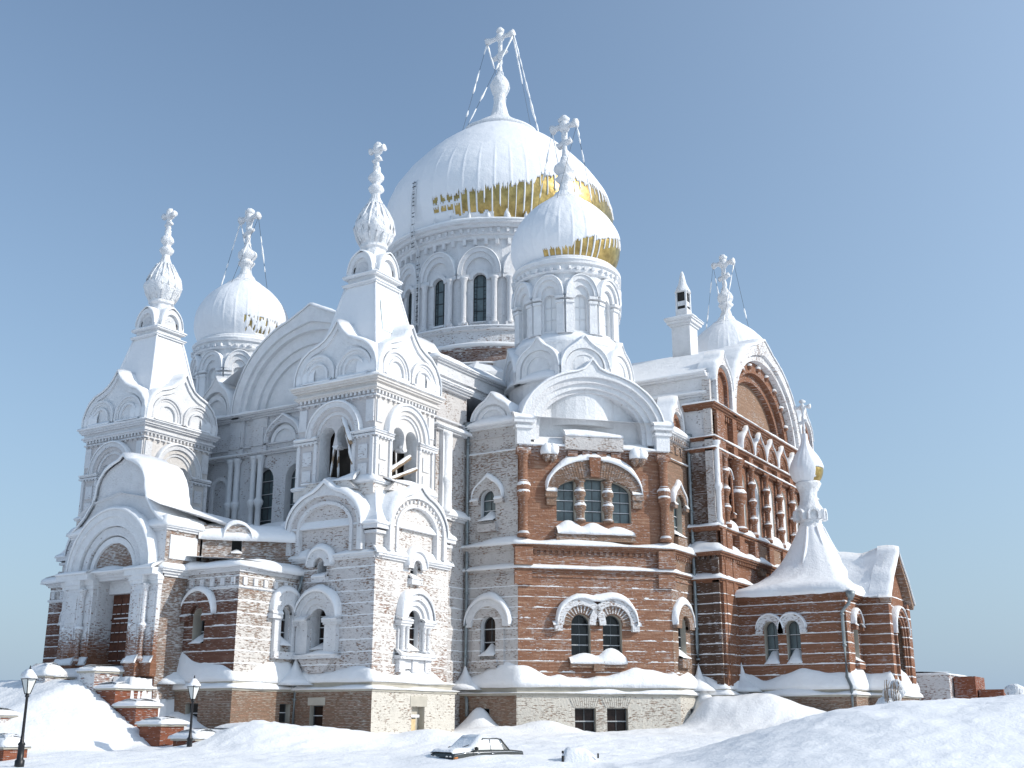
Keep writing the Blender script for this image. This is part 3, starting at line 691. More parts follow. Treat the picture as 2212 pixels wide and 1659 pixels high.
    if near:   # broken timbers in the openings
        F0, F1 = sqframes(cu, HB)[:2]
        for F, a, b, r in ((F1, (.3, -.2, 20.2), (1.5, .35, 18.2), .16), (F1, (.8, 0, 19.1), (1.5, .1, 16.9), .09), (F1, (-1.1, -.9, 16.2), (-.5, -.6, 19.0), .08), (F1, (-.4, -.9, 16.1), (-.2, -.5, 18.6), .07),
                          (F0, (-1.2, -.6, 16.5), (.75, -.1, 17.9), .14), (F0, (-1.2, -.3, 16.1), (1.2, .1, 17.2), .10), (F0, (-.9, -1.2, 16.2), (.2, -1.0, 19.2), .1), (F0, (.9, -1.3, 16.2), (.6, -1.2, 18.8), .08)):
            bm = MB(); p, q = F.p(*a), F.p(*b); tube(bm, lerp3(p, q, 4), r, 'old_wood', 4, .1, False)
            tube(bm, [(x, y, z + r * .9) for x, y, z in lerp3(p, q, 6)], [r * .7, r, r * 1.1, r * .8, r * 1.1, r, r * .6], 'snow', 7, .3)
            bm.build('timber_beam', part)
    return part
bell_tower(0, True)
bell_tower(20.7, False)

# ---- entrance portal with its wings
def portal():
    mb = MB(); sn = MB(); C0 = 14.3; X = -7.0
    F = Fr(X, C0, -90); W = 'portal_wall'
    # wings (lower storey)
    plan = [(0.2, 22.65), (-5.1, 22.65), (-5.1, 5.95), (0.0, 5.95)]
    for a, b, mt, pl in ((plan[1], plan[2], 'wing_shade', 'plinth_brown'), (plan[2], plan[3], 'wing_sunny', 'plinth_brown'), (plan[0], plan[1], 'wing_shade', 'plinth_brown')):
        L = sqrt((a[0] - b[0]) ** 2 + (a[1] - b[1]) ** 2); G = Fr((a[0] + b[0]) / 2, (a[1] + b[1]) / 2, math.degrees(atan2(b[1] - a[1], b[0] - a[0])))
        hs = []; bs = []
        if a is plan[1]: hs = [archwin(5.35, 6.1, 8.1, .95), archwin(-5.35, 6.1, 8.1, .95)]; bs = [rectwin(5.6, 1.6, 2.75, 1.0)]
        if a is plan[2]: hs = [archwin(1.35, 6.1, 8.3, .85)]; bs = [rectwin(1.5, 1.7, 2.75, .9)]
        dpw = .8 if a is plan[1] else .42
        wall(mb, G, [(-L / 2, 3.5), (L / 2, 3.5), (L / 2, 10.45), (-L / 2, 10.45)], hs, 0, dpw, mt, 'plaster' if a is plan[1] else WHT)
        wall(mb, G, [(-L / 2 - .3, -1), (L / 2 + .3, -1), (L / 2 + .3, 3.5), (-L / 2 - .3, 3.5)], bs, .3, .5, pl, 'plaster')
        for h in hs:
            sc = (h[0][0] + h[1][0]) / 2; r = (h[1][0] - h[0][0]) / 2
            hood(mb, sn, G, sc, h[3][1] + .0, r + .85, r + .05, .30, 'wing_shade' if a is plan[1] else RGH, .3, leg=.1, ends=.3)
            heap(sn, G, sc, h[0][1], .9, -dpw + .1, .25, .55)
            if a is not plan[1]:
                for q in (-1, 1): box(mb, G, *sorted((sc + q * .46, sc + q * 1.0)), 0, .22, 5.7, 7.7, RGH)
                box(mb, G, sc - 1.0, sc + 1.0, 0, .3, 5.3, 5.7, RGH)
        WN.extend([(G, h, -dpw + .05, 'glass_brown', (0, 2)) for h in hs] + [(G, h, -.1, 'black', (0, 1)) for h in bs])
    cornice(mb, plan, 3.42, [(.10, .36), (.06, .44)], 'plaster'); snow(sn, plan, 3.583, .44, .26, d0=.1, seed=1, var=.9)
    cornice(mb, plan, 3.58, [(.25, .18), (.12, .28)], 'plaster'); snow(sn, plan, 3.953, .28, .85, seed=2, var=.8)
    cornice(mb, plan, 9.15, [(.12, .08)], RGH); dentils(mb, plan[1], plan[2], 9.3, 9.75, .10, RGH, .8, .3); dentils(mb, plan[2], plan[3], 9.3, 9.75, .10, RGH, .8, .3)
    cornice(mb, plan, 10.05, [(.12, .12), (.12, .22), (.14, .34)], RGH)
    snow(sn, plan, 10.43, .42, .42, d0=-.5, seed=3, var=.5, drop=.16)
    # snowy lean-to roofs over the wings
    for ys, ye in ((5.7, 10.2), (22.9, 18.4)):
        sg = 1 if ys < ye else -1
        vs = [(-5.4, ys, 10.72), (.1, ys, 10.75), (.1, ys + sg * 1.2, 10.95), (-2.0, ye, 11.6), (-5.4, ye, 11.2)]
        sn.add(vs, [(0, 1, 2, 3, 4)] , 'snow')
    # upper vestibule walls (slanting back to the towers) and roof
    for sg in (1, -1):
        a = (-4.3, C0 - sg * 4.3); b = (0.1, C0 - sg * 8.2)
        if sg < 0: a, b = b, a
        L = sqrt((a[0] - b[0]) ** 2 + (a[1] - b[1]) ** 2); G = Fr((a[0] + b[0]) / 2, (a[1] + b[1]) / 2, math.degrees(atan2(b[1] - a[1], b[0] - a[0])))
        h = archwin(-sg * .9, 11.55, 12.75, .62)
        wall(mb, G, [(-L / 2, 10.2), (L / 2, 10.2), (L / 2, 12.6 if sg > 0 else 13.2), (-L / 2, 13.2 if sg > 0 else 12.6)], [h], 0, .6, 'vestibule', WHT)
        hood(mb, sn, G, -sg * .9, 12.45, .85, .36, .25, 'vestibule', .22, leg=.0, ends=0); heap(sn, G, -sg * .9, 11.55, .6, -.5, .2, .2)
        WN.append((G, h, -.55, 'black', (0, 0)))
    ys = [5.9, 7.6, 9.4, 10.6, 12, 14.3, 16.6, 18, 19.2, 21, 22.7]; zt = [12.3, 12.7, 13.3, 13.9, 14.5, 15.0, 14.5, 13.9, 13.3, 12.7, 12.3]
    xs = [-7.0, -5.5, -4.2, -2.5, -.5, 2, 9.3]; vs = []
    for i, y in enumerate(ys):
        for j, x in enumerate(xs):
            x0 = max(x, -4.4 + 1.12 * (abs(y - C0) - 4.1)) if abs(y - C0) > 4.2 else x
            vs.append((x0 - (.25 if j == 0 or x0 > x else 0), y, zt[i] - .08 * max(0, x + 4) * .5 + .12 * rn(x, y, 3) + (0.15 if j == 0 else 0)))
    n = len(xs); sn.add(vs, [(i * n + j, i * n + j + 1, (i + 1) * n + j + 1, (i + 1) * n + j) for i in range(len(ys) - 1) for j in range(n - 1)], 'snow', True)
    for sg in (1, -1):
        a = (-4.45, C0 - sg * 4.1); b = (0.0, C0 - sg * 8.25)
        pl = [a, b] if sg > 0 else [b, a]
        snow(sn, pl, 12.45, .25, .75, d0=-.9, seed=5, var=.3, drop=.15)
    # portal block sides
    for sg in (1, -1):
        G = Fr((X - 4.3) / 2, C0 - sg * 4.15, 0 if sg > 0 else 180); L = 2.7
        wall(mb, G, [(-L / 2, 3.0), (L / 2, 3.0), (L / 2, 13.1), (-L / 2, 13.1)], [], 0, .2, 'vestibule' if sg > 0 else W)
        box(mb, G, -L / 2 + .3, L / 2 - .3, 0, .06, 10.9, 12.3, WHT)
    pb = [(-4.3, C0 + 4.15), (X, C0 + 4.15), (X, C0 - 4.15), (-4.3, C0 - 4.15)]
    cornice(mb, pb, 12.55, [(.14, .1), (.14, .22)], RGH); snow(sn, pb, 12.833, .25, .4, seed=7, var=.4)
    cornice(mb, pb, 9.85, [(.15, .1), (.15, .22), (.15, .34)], RGH); snow(sn, pb, 10.303, .36, .3, seed=8, var=.6)
    # front: bulb gable outline with the arched niche over the door
    g = [(-4.15, 12.9), (-3.6, 13.25), (-2.95, 13.85), (-2.4, 14.6), (-2.2, 15.2), (-2.15, 15.7), (-1.95, 16.2), (-1.5, 16.65), (-.9, 16.95), (-.35, 17.15), (0, 17.45)]
    g = g + [(-a, b) for a, b in g[-2::-1]]
    door = [(-1.35, 4.6), (1.95, 4.6), (1.95, 10.0), (-1.35, 10.0)]
    wall(mb, F, [(-4.15, 3.0), (4.15, 3.0)] + g[::-1], [door], 0, 1.3, W, 'portal_wall')
    prism(mb, F, [g[3], *g[4:-4], g[-4]], -3.2, -.01, 'snow', True)
    prism(mb, F, [(-4.1, 12.0)] + g + [(4.1, 12.0)], -1.2, -.012, 'snow', True)
    snow_arc(sn, F, g, -3.1, .22, .34, 2, .5); snow_arc(sn, F, g[:5], -2.4, .2, .3, 2, .5); snow_arc(sn, F, g[-5:], -2.4, .2, .3, 3, .5)
    for ro, ri, dd, mt in ((3.62, 3.3, .62, WHT), (3.3, 2.75, .5, WHT), (2.62, 2.2, .34, RGH), (2.05, 1.75, .22, WHT)): arch(mb, F, 0, 10.3, ro, ri, 0, dd, mt, leg=.0, rise_o=ro * 1.03, n=28)
    snow_arc(sn, F, shape(0, 10.3, arcpts(3.64, 3.75, 0, .4, 28)), 0, .66, .22, 4, .3)
    prism(mb, F, shape(0, 10.3, arcpts(1.75, 1.8)), 0, .05, 'vestibule'); fsnow(sn, F, -3.2, 3.2, 10.32, .62, .2, seed=9)
    box(mb, F, -1.34, 1.94, -1.3, -.8, 9.15, 9.99, WHT)
    # clustered piers and columns either side of the door
    for q, off in ((-1, 0), (1, .5)):
        for a, b, dd in ((1.4 + off, 2.15 + off * .8, .32), (2.15 + off * .8, 3.3, .68), (3.3, 4.15, .3)):
            lo, hi = sorted((q * a, q * b)); box(mb, F, lo, hi, 0, dd, 4.9, 9.4, W); box(mb, F, lo - .08, hi + .08, 0, dd + .14, 4.2, 5.0, W); fsnow(sn, F, lo - .08, hi + .08, 5.0, dd + .16, .28, d0=dd * .9, seed=a)
            box(mb, F, lo - .05, hi + .05, 0, dd + .08, 9.4, 9.62, WHT); box(mb, F, lo - .1, hi + .1, 0, dd + .16, 9.62, 9.9, WHT)
            box(mb, F, lo + .15, hi - .15, dd, dd + .05, 5.6, 7.1, W); box(mb, F, lo + .15, hi - .15, dd, dd + .05, 7.4, 9.0, W)
        column(mb, sn, F, q * (2.12 + off * .8), .5, 5.0, 9.4, .17, W, melons=(.45,)); column(mb, sn, F, q * 3.34, .48, 5.0, 9.4, .17, W, melons=(.45,))
        lo, hi = sorted((q * (1.36 + off), q * 4.25)); box(mb, F, lo, hi, 0, .9, 9.9, 10.28, WHT); fsnow(sn, F, lo, hi, 10.283, .95, .35, seed=q)
    part = mb.build('entrance_portal', CATH); sn.build('snow_cover', part)
    d = MB(); dm = -1.2
    box(d, F, -1.34, 1.94, dm - .1, dm, 4.6, 9.14, 'door_wood')
    for s in (-1.3, -.5, .3, 1.1): 
        for i in range(7):
            z = 5.2 + i * .55; s = s - 0; box(d, F, s + .05, s + .8, dm, dm + .06, z, z + .42, 'door_wood'); box(d, F, s + .1, s + .36, dm, dm + .1, z + .02, z + .055, 'snow'); box(d, F, s + .48, s + .74, dm, dm + .1, z + .02, z + .055, 'snow')
    box(d, F, -1.3, 1.9, dm, dm + .12, 7.6, 7.68, 'door_wood'); box(d, F, -1.0, 1.5, dm, dm + .14, 7.68, 7.74, 'snow'); d.build('door', part)
    for G, a, dd, gl, br in WN: window(part, G, a, dd, gl, br, .04)
    # drainpipe in the corner of wing and tower
    p = MB(); tube(p, [(-.35, 5.5, 10.2), (-.4, 5.5, 9.6), (-.3, 5.75, 9.2), (-.3, 5.75, 4.6), (-.55, 5.4, 4.1), (-.55, 5.4, 1.3)], .11, 'zinc', 10)
    for z in (8.6, 7, 5.4, 3): tube(p, [((-.3 if z > 4.5 else -.55), (5.75 if z > 4.5 else 5.4), z - .05), ((-.3 if z > 4.5 else -.55), (5.75 if z > 4.5 else 5.4), z + .05)], .15, 'zinc', 10)
    p.build('drainpipe', part)
WN = []
portal()
# ---- arms of the cross
OX, OY = 36.1, 14.5
def gable_front(mb, sn, F, R, rise, mats, red, seed):
    """great round gable with keel: F centred, springing 24.5"""
    z0 = 24.5; d_in = -1.0 if red else -.5
    pk = .75
    back = [shape(0, z0, arcpts(R, rise, pk, .3, 32), .3)][0]
    prism(sn, F, back, -13.5, -1.62, 'dome_snow', True)
    ring(mb, F, shape(0, z0, arcpts(R, rise, pk, .3, 32), .3), shape(0, z0, arcpts(R - .75, rise - .8, .2, .3, 32), .3), -1.5, .45, mats[0])
    ring(mb, F, shape(0, z0, arcpts(R - .75, rise - .8, .2, .3, 32), .3), shape(0, z0, arcpts(R - 1.15, rise - 1.25, 0, .3, 32), .3), -1.4, .2, mats[0])
    ring(mb, F, shape(0, z0, arcpts(R - 1.15, rise - 1.25, 0, .3, 32), .3), shape(0, z0, arcpts(R - 2.0, rise - 2.2, 0, .3, 32), .3), -1.4, d_in * .35, mats[1])
    ring(mb, F, shape(0, z0, arcpts(R - 2.0, rise - 2.2, 0, .3, 32), .3), shape(0, z0, arcpts(R - 2.6, rise - 2.85, 0, .3, 32), .3), -1.5, d_in * .8, mats[1])
    prism(mb, F, shape(0, z0, arcpts(R - 2.5, rise - 2.8, 0, .3, 32), .3), -1.8, d_in * 1.3, mats[2])
    if red:
        for i in range(9):
            t = radians(20 + 140 * i / 8); x, zz = (R - 1.55) * cos(t), z0 + (rise - 1.7) * sin(t)
            p = F.p(x, d_in * .3, zz); lathe(mb, p[0], p[1], [(.05, zz - .25), (.26, zz - .1), (.28, zz + .1), (.05, zz + .28)], mats[1], 8, True, .1)
            lathe(sn, p[0], p[1], [(.29, zz + .02), (.26, zz + .2), (.0, zz + .36)], 'snow', 8, True, .2)
    snow_arc(sn, F, shape(0, z0, arcpts(R + .02, rise + .02, pk, .3, 32)), -1.6, .5, .26, seed, .45, skirt=.02)
def small_kok(mb, sn, F, s, z0, half, rise, mat, mat2, pk=.6, d=.35, back=-.8, leg=0., bsn='snow', h=.24, tier=2):
    prism(mb, F, shape(s, z0, arcpts(half, rise, pk, .4), leg), back, .025, mat2)
    arch(mb, F, s, z0, half, half * .82, 0, d, mat, rise_o=rise, rise_i=rise * .82, peak=pk, leg=leg, pw=.4)
    if tier > 1: arch(mb, F, s, z0, half * .72, half * .55, 0, d * .6, mat2, rise_o=rise * .72, rise_i=rise * .55, leg=leg)
    snow_arc(sn, F, shape(s, z0, arcpts(half + .02, rise + .02, pk, .4)), back, d + .03, h, s, .35)

# west arm
mb = MB(); sn = MB(); WN = []
F = Fr(9.3, 14.3, -90)
h1 = [archwin(-.9, 15.2, 20.2, 2.1), archwin(2.4, 15.2, 20.2, 2.1), archwin(-4.2, 15.2, 20.2, 2.1)]
wall(mb, F, [(-11.5, 0), (11.7, 0), (11.7, 24.6), (-11.5, 24.6)], h1, 0, .8, 'arm_wall', WHT)
WN += [(F, h, -.7, 'glass_grey', (1, 4)) for h in h1]
arch(mb, F, -8.55, 18.9, 1.0, .72, 0, .2, WHT, leg=3.0); arch(mb, F, 8.7, 18.9, 1.0, .72, 0, .2, WHT, leg=3.0)
G = Fr(11.15, 2.6, 0); wall(mb, G, [(-1.85, 0), (1.85, 0), (1.85, 24.6), (-1.85, 24.6)], [], 0, .5, 'bay_white')
Pw = [(9.3, 26.0), (9.3, 2.6), (13, 2.6)]
for s in (-7.1, -4.7, 6.9, 4.7, -10.6, 10.8):
    for dd in (-.35, .35): column(mb, sn, F, s + dd, .2, 15.3, 21.1, .22, WHT, melons=(.38,))
    box(mb, F, s - .75, s + .75, 0, .2, 21.1, 24.4, 'arm_wall'); box(mb, F, s - .5, s + .5, 0, .3, 21.9, 23.3, 'arm_wall')
column(mb, sn, G, -1.0, .25, 15.4, 21.0, .24, WHT, melons=(.4,)); box(mb, G, -1.4, -.3, 0, .3, 15.0, 21.2, WHT)
cornice(mb, Pw, 15.0, [(.15, .2), (.15, .35)], 'arm_wall'); snow(sn, Pw, 15.303, .38, .5, seed=1)
cornice(mb, Pw, 21.1, [(.14, .28), (.12, .42)], 'arm_wall'); snow(sn, Pw, 21.363, .44, .2, seed=2)
cornice(mb, Pw, 21.9, [(.10, .2)], 'arm_wall')
cornice(mb, Pw, 24.1, [(.14, .3), (.14, .45), (.14, .6)], 'arm_wall'); snow(sn, Pw, 24.523, .62, .3, seed=3)
for s in (-2.15, 2.15, 0): pass
small_kok(mb, sn, F, -2.2, 22.0, 1.75, 1.7, 'arm_wall', WHT, .3); small_kok(mb, sn, F, 2.2, 22.0, 1.75, 1.7, 'arm_wall', WHT, .3)
small_kok(mb, sn, F, -9.6, 24.9, 1.8, 2.4, WHT, WHT, .8, back=-2.5, leg=.3); small_kok(mb, sn, F, 9.6, 24.9, 1.8, 2.4, WHT, WHT, .8, back=-2.5, leg=.3)
gable_front(mb, sn, F, 7.5, 7.1, (WHT, WHT, WHT), False, 1)
# corner block of the arm, with its cornices
wbox(mb, 9.35, 24.5, 2.65, 6.5, 24.5, 26.3, 'arm_wall'); wbox(mb, 9.35, 24.5, 22.5, 25.9, 24.5, 26.3, 'arm_wall')
Pb = [(9.35, 6.4), (9.35, 2.65), (24.5, 2.65)]
cornice(mb, Pb, 25.1, [(.12, .2)], 'arm_wall'); cornice(mb, Pb, 26.0, [(.14, .15), (.14, .32)], 'arm_wall'); snow(sn, Pb, 26.283, .34, .3, seed=5)
sn.add([(9.2, 2.4, 26.35), (24.5, 2.4, 26.35), (24.5, 8.2, 30.0), (9.2, 7.6, 28.8)], [(0, 1, 2, 3)], 'snow')
sn.add([(9.2, 26.2, 26.35), (24.5, 26.2, 26.35), (24.5, 20.4, 30.0), (9.2, 21.0, 28.8)], [(0, 1, 2, 3)], 'snow')
wbox(mb, 7.0, 9.29, 3.0, 25.5, -1, 13.2, 'bay_white')   # link between the towers and the arm
part = mb.build('west_arm', CATH); sn.build('snow_cover', part)
for a in WN: window(part, *a, .09, side=True)

# south arm
mb = MB(); sn = MB(); WN = []
SX = 36.3; F = Fr(SX, -11.4, 0); D = Fr(24.5, -10.4, -90)
SWIN = [-6.4, -3.2, 0, 3.2, 6.4]
hs = [archwin(s, 15.35, 20.4, 1.9) for s in SWIN]
wall(mb, F, [(-11.8, -1), (11.8, -1), (11.8, 24.6), (-11.8, 24.6)], hs, 0, .9, 'south_red', 'plaster')
WN += [(F, h, -.8, 'glass_dark', (1, 5)) for h in hs]
wall(mb, D, [(-1.0, 3.5), (1.0, 3.5), (1.0, 26.3), (-1.0, 26.3)], [], 0, .5, 'south_shade')
wall(mb, D, [(-1.0, -1), (1.35, -1), (1.35, 3.5), (-1.0, 3.5)], [], .35, .5, 'plinth_brown')
wall(mb, F, [(-12.15, -1), (-8.8, -1), (-8.8, 3.5), (-12.15, 3.5)], [], .35, .5, 'plinth_brown')
Ps = [(24.5, -9.4), (24.5, -11.4), (48.1, -11.4), (48.1, -3)]
cornice(mb, Ps[:3], 3.42, [(.10, .42), (.06, .5)], 'plaster'); snow(sn, Ps[:3], 3.583, .5, .3, d0=.1, seed=1, var=.9)
cornice(mb, Ps[:3], 3.58, [(.25, .2), (.12, .3)], 'plaster'); snow(sn, Ps[:3], 3.953, .3, .8, seed=2, var=.8)
for z, h, pr, sh in ((11.3, .3, .35, .32), (13.2, .3, .55, .55), (15.0, .3, .45, .55)):
    cornice(mb, Ps, z, [(h / 2, pr - .15), (h / 2, pr)], 'south_red'); snow(sn, Ps, z + h + .003, pr, sh, seed=z, var=.5)
dentils(mb, Ps[0], Ps[1], 12.95, 13.2, .3, 'south_shade', .35, .16); dentils(mb, Ps[1], Ps[2], 12.95, 13.2, .3, 'south_red', .35, .16)
for z in (20.85, 21.7): cornice(mb, Ps, z, [(.12, .28), (.1, .42)], 'south_red'); snow(sn, Ps, z + .223, .44, .2, seed=z)
cornice(mb, Ps, 24.05, [(.14, .3), (.14, .45), (.14, .6)], 'south_red'); snow(sn, Ps, 24.473, .62, .24, seed=3)
dentils(mb, Ps[1], Ps[2], 23.6, 24.0, .25, 'south_red', .4, .18)
for s in (-10.5, -8.0, -4.8, -1.6, 1.6, 4.8, 8.0, 10.5):
    big = abs(s) > 7
    column(mb, sn, F, s, .35, 15.35, 20.8, .42 if abs(s) == 8 else .24 if big else .2, 'south_red', melons=(.5,) if abs(s) == 8 else (.25, .5, .75))
    box(mb, F, s - .42, s + .42, 0, .42, 20.8, 24.0 if big else 21.6, 'south_red')
    box(mb, F, s - .5, s + .5, 0, .5, 13.5, 15.0, 'south_red')
for s in (-10.9, -9.4, 9.4): box(mb, F, s - .2, s + .2, 0, .3, 3.9, 13.2, 'south_red')
box(mb, F, -11.6, -8.7, 0, .25, 3.9, 13.1, 'south_red'); box(mb, F, -11.66, -11.0, .25, .44, 13.5, 24.0, 'south_red')
for s in (-9.4,): hood(mb, sn, F, s, 19.2, .7, .42, .3, 'south_red', .15, leg=2.6, ends=.3)
for i in range(5):
    s = -5.5 + 2.75 * i; small_kok(mb, sn, F, s, 21.95, 1.3, 1.5, 'south_red', 'south_red', .55, .5, -.2, h=.12, tier=1)
    for e in (.9, .7, .5): arch(mb, F, s, 21.95, e, e - .12, 0, .3 + .1 * e, 'south_red', rise_o=e * 1.2, rise_i=(e - .12) * 1.2, peak=.2)
for s in (-3.2, 0, 3.2): arch(mb, F, s, 14.6, 1.5, 1.15, 0, .35, 'south_tan', a0=0) if False else None
prism(mb, F, [(-4.6, 15.0), (-4.4, 13.4), (-3.6, 12.6), (-2.8, 12.6), (-1.9, 13.5), (-1.6, 14.9)], 0, .3, 'south_tan')
prism(mb, F, [(-1.4, 15.0), (-1.2, 13.4), (-.4, 12.6), (.4, 12.6), (1.2, 13.5), (1.4, 14.9)], 0, .3, 'south_tan')
gable_front(mb, sn, F, 8.25, 7.4, ('arch_frost', 'south_red', 'south_tan'), True, 4)
small_kok(mb, sn, F, -9.85, 26.3, 1.75, 1.9, 'arch_frost', 'south_red', .75, .5, -1.0, leg=1.7); small_kok(mb, sn, F, 9.85, 26.3, 1.75, 1.9, 'arch_frost', 'south_red', .75, .5, -1.0, leg=1.7)
wbox(mb, 24.51, 25.0, -11.37, -9.3, 24.45, 26.6, 'white_rough'); wbox(mb, 24.55, 28.5, -11.35, 4.0, 24.5, 26.9, RGH); wbox(mb, 44, 48, -11.35, 4.0, 24.5, 26.9, RGH)
Pb = [(24.55, 2.4), (24.55, -11.3)]
for z, pr in ((25.1, .2), (26.6, .35)): cornice(mb, Pb, z, [(.14, pr), (.14, pr + .15)], RGH); snow(sn, Pb, z + .283, pr + .17, .25, seed=z)
sn.add([(24.2, -11.2, 27.0), (24.2, 3, 27.0), (29.2, 3, 30.4), (29.2, -11.0, 30.0)], [(3, 2, 1, 0)], 'snow'); sn.add([(48.4, -11.2, 27.0), (48.4, 3, 27.0), (43.2, 3, 30.4), (43.2, -11.0, 30.0)], [(0, 1, 2, 3)], 'snow')
# white pilaster strip with rimed column at the corner
box(mb, D, .55, 1.15, 0, .28, 15.3, 26.3, 'bay_white'); box(mb, D, .6, 1.1, 0, .2, 3.9, 13.1, 'south_shade'); column(mb, sn, F, -11.75, .3, 15.4, 21.6, .2, WHT, melons=(.45,))
part = mb.build('south_arm', CATH, label='south arm with a great round gable over brown red brick and tall windows'); sn.build('snow_cover', part)
for a in WN: window(part, *a, .06)
# roof chimney
mb = MB(); sn = MB(); cx, cy = 30.8, -7.0
wbox(mb, cx - .8, cx + .8, cy - .8, cy + .8, 27, 33.6, WHT); Pc = frame_poly(.8, (cx, cy))
cornice(mb, Pc, 33.0, [(.2, .12), (.25, .3), (.18, .42)], WHT, True); snow(sn, Pc, 33.63, .44, .25, d0=-.5, closed=True, seed=2)
wbox(mb, cx - .5, cx + .5, cy - .5, cy + .5, 33.6, 34.6, WHT); wbox(mb, cx - .36, cx + .36, cy - .36, cy + .36, 34.6, 36.1, 'black')
for qx in (-1, 1):
    for qy in (-1, 1): wbox(mb, cx + qx * .42 - .07, cx + qx * .42 + .07, cy + qy * .42 - .07, cy + qy * .42 + .07, 34.6, 36.2, 'rime')
cornice(mb, frame_poly(.36, (cx, cy)), 34.9, [(.4, .05)], 'rime', True)
part = mb.build('chimney', CATH); sn.build('snow_cover', part); sn = MB()
lathe(sn, cx, cy, [(.68, 36.1), (.66, 36.2), (.36, 36.9), (.24, 37.3), (.22, 37.6), (.09, 38.0), (0, 38.1)], 'rime', 12, True, .12)
sn.build('chimney_cap', part)

# ---- corner bay (cut corner towards the viewer) and its two flanks
mb = MB(); sn = MB(); WN = []
PA, PB, PC, PD, PE = (13, 2.6), (13, -1.69), (20.71, -9.4), (24.5, -9.4), (24.5, -9.4)
FL = Fr(13, .45, -90); FD = Fr((PB[0] + PC[0]) / 2, (PB[1] + PC[1]) / 2, -45); FR = Fr(22.6, -9.4, 0)
HD = 5.45
def plinth(F, a, b, holes, mat, dp=.42): wall(mb, F, [(a, -1), (b, -1), (b, 3.42), (a, 3.42)], holes, dp, .5, mat, 'plaster')
# left flank
hA = archwin(.35 - .6 + .0, 15.1, 17.25, 1.2); hA = archwin(-.25, 15.1, 17.25, 1.2); hB = archwin(-.15, 6.0, 8.6, 1.2)
wall(mb, FL, [(-2.15, 3.4), (2.15, 3.4), (2.15, 22.0), (-2.15, 22.0)], [hA, hB], 0, .5, 'bay_white', WHT)
bA = rectwin(-.45, .9, 2.6, 1.3); plinth(FL, -2.15, 2.3, [bA], 'plinth_brown')
WN += [(FL, hA, -.45, 'glass_grey', (1, 2)), (FL, hB, -.45, 'glass_brown', (1, 2)), (FL, bA, .0, 'glass_brown', (1, 1))]
hood(mb, sn, FL, -.25, 16.65, 1.25, .62, .22, 'bay_white', .3, leg=.1, ends=.35, peak=.25)
arch(mb, FL, -.15, 8.0, 1.75, 1.25, 0, .3, WHT, leg=.1); arch(mb, FL, -.15, 8.0, 1.25, .62, 0, .15, 'bay_white', leg=2.6)
snow_arc(sn, FL, shape(-.15, 8.0, arcpts(1.77, 1.75)), 0, .36, .38, 3, .3)
for h, z in ((hA, 15.1), (hB, 6.0)):
    s = (h[0][0] + h[1][0]) / 2; heap(sn, FL, s, z, 1.15, -.45, .35, .65, z); box(mb, FL, s - .75, s + .75, 0, .3, z - .8, z - .25, 'bay_white')
# right flank
hC = archwin(-.25, 14.4, 17.4, 1.4); hE = archwin(-.35, 6.0, 8.8, 1.3)
wall(mb, FR, [(-1.9, 3.4), (1.9, 3.4), (1.9, 22.0), (-1.9, 22.0)], [hC, hE], 0, .5, 'bay_tan', 'plaster')
bC = rectwin(.2, .9, 2.6, 1.2); plinth(FR, -2.05, 1.9, [bC], 'plinth_pale')
WN += [(FR, hC, -.45, 'glass_grey', (1, 3)), (FR, hE, -.45, 'glass_dark', (1, 3)), (FR, bC, 0, 'glass_brown', (1, 1))]
hood(mb, sn, FR, -.25, 16.7, 1.15, .72, .28, 'arch_brick', .3, leg=.1, ends=.35, peak=.4); hood(mb, sn, FR, -.35, 8.15, 1.5, .68, .34, 'arch_brick', .4, leg=.2, ends=0)
for h, z in ((hC, 14.4), (hE, 6.0)):
    s = (h[0][0] + h[1][0]) / 2; heap(sn, FR, s, z, 1.35, -.6, .35, .6, z); box(mb, FR, s - .8, s + .8, 0, .32, z - .7, z - .1, 'arch_brick')
for z in (20.4,):
    for i in range(3): box(mb, FR, -1.3 + i * .95, -.75 + i * .95, 0, .1, 20.4, 21.0, 'bay_tan')
dentils(mb, (20.9, -9.4), (24.4, -9.4), 21.2, 21.6, .3, 'bay_tan', .35, .17)
# the cut corner: red brick with the triple window
R = 2.7; zs = 17.05
wl = [(-R, 15.0), (R, 15.0), (R, zs)] + [(R * cos(pi * i / 16) , zs + 1.0 * sin(pi * i / 16)) for i in range(1, 16)] + [(-R, zs)]
lo = [archwin(-1.1, 6.0, 8.72, 1.35), archwin(1.12, 6.0, 8.72, 1.35)]
top = shape(0, 21.5, arcpts(5.15, 4.3, .0, .2, 28))
wall(mb, FD, [(-HD, 3.4), (HD, 3.4), (HD, 20.2), (-HD, 20.2)], [wl] + lo, 0, .55, 'bay_red', 'plaster')
bl = [rectwin(-1.0, .9, 2.62, 1.45), rectwin(1.2, .9, 2.62, 1.45)]; plinth(FD, -HD - .2, HD + .2, bl, 'plinth_pale')
for b in bl:
    s = (b[0][0] + b[1][0]) / 2
    for i in range(13):
        t = -1 + 2 * i / 12; prism(mb, FD, [(s + t * .75 - .045, 2.68), (s + t * .75 + .045, 2.68), (s + t * 1.0 + .055, 3.35 - .1 * t * t), (s + t * 1.0 - .055, 3.35 - .1 * t * t)], .42, .46, 'plinth_pale')
WN += [(FD, b, 0.0, 'glass_brown', (1, 1)) for b in bl] + [(FD, h, -.5, 'glass_dark', (1, 3)) for h in lo]
for a, b in ((-R, -1.36), (-.66, .66), (1.36, R)):
    def zt(s): return zs + 1.0 * sqrt(max(0, 1 - (s / R) ** 2))
    k = 8; q = [(a, 15.0), (b, 15.0)] + [(b + (a - b) * i / k, zt(b + (a - b) * i / k)) for i in range(k + 1)]
    WN.append((FD, q, -.45, 'glass_grey', (1, 3)))
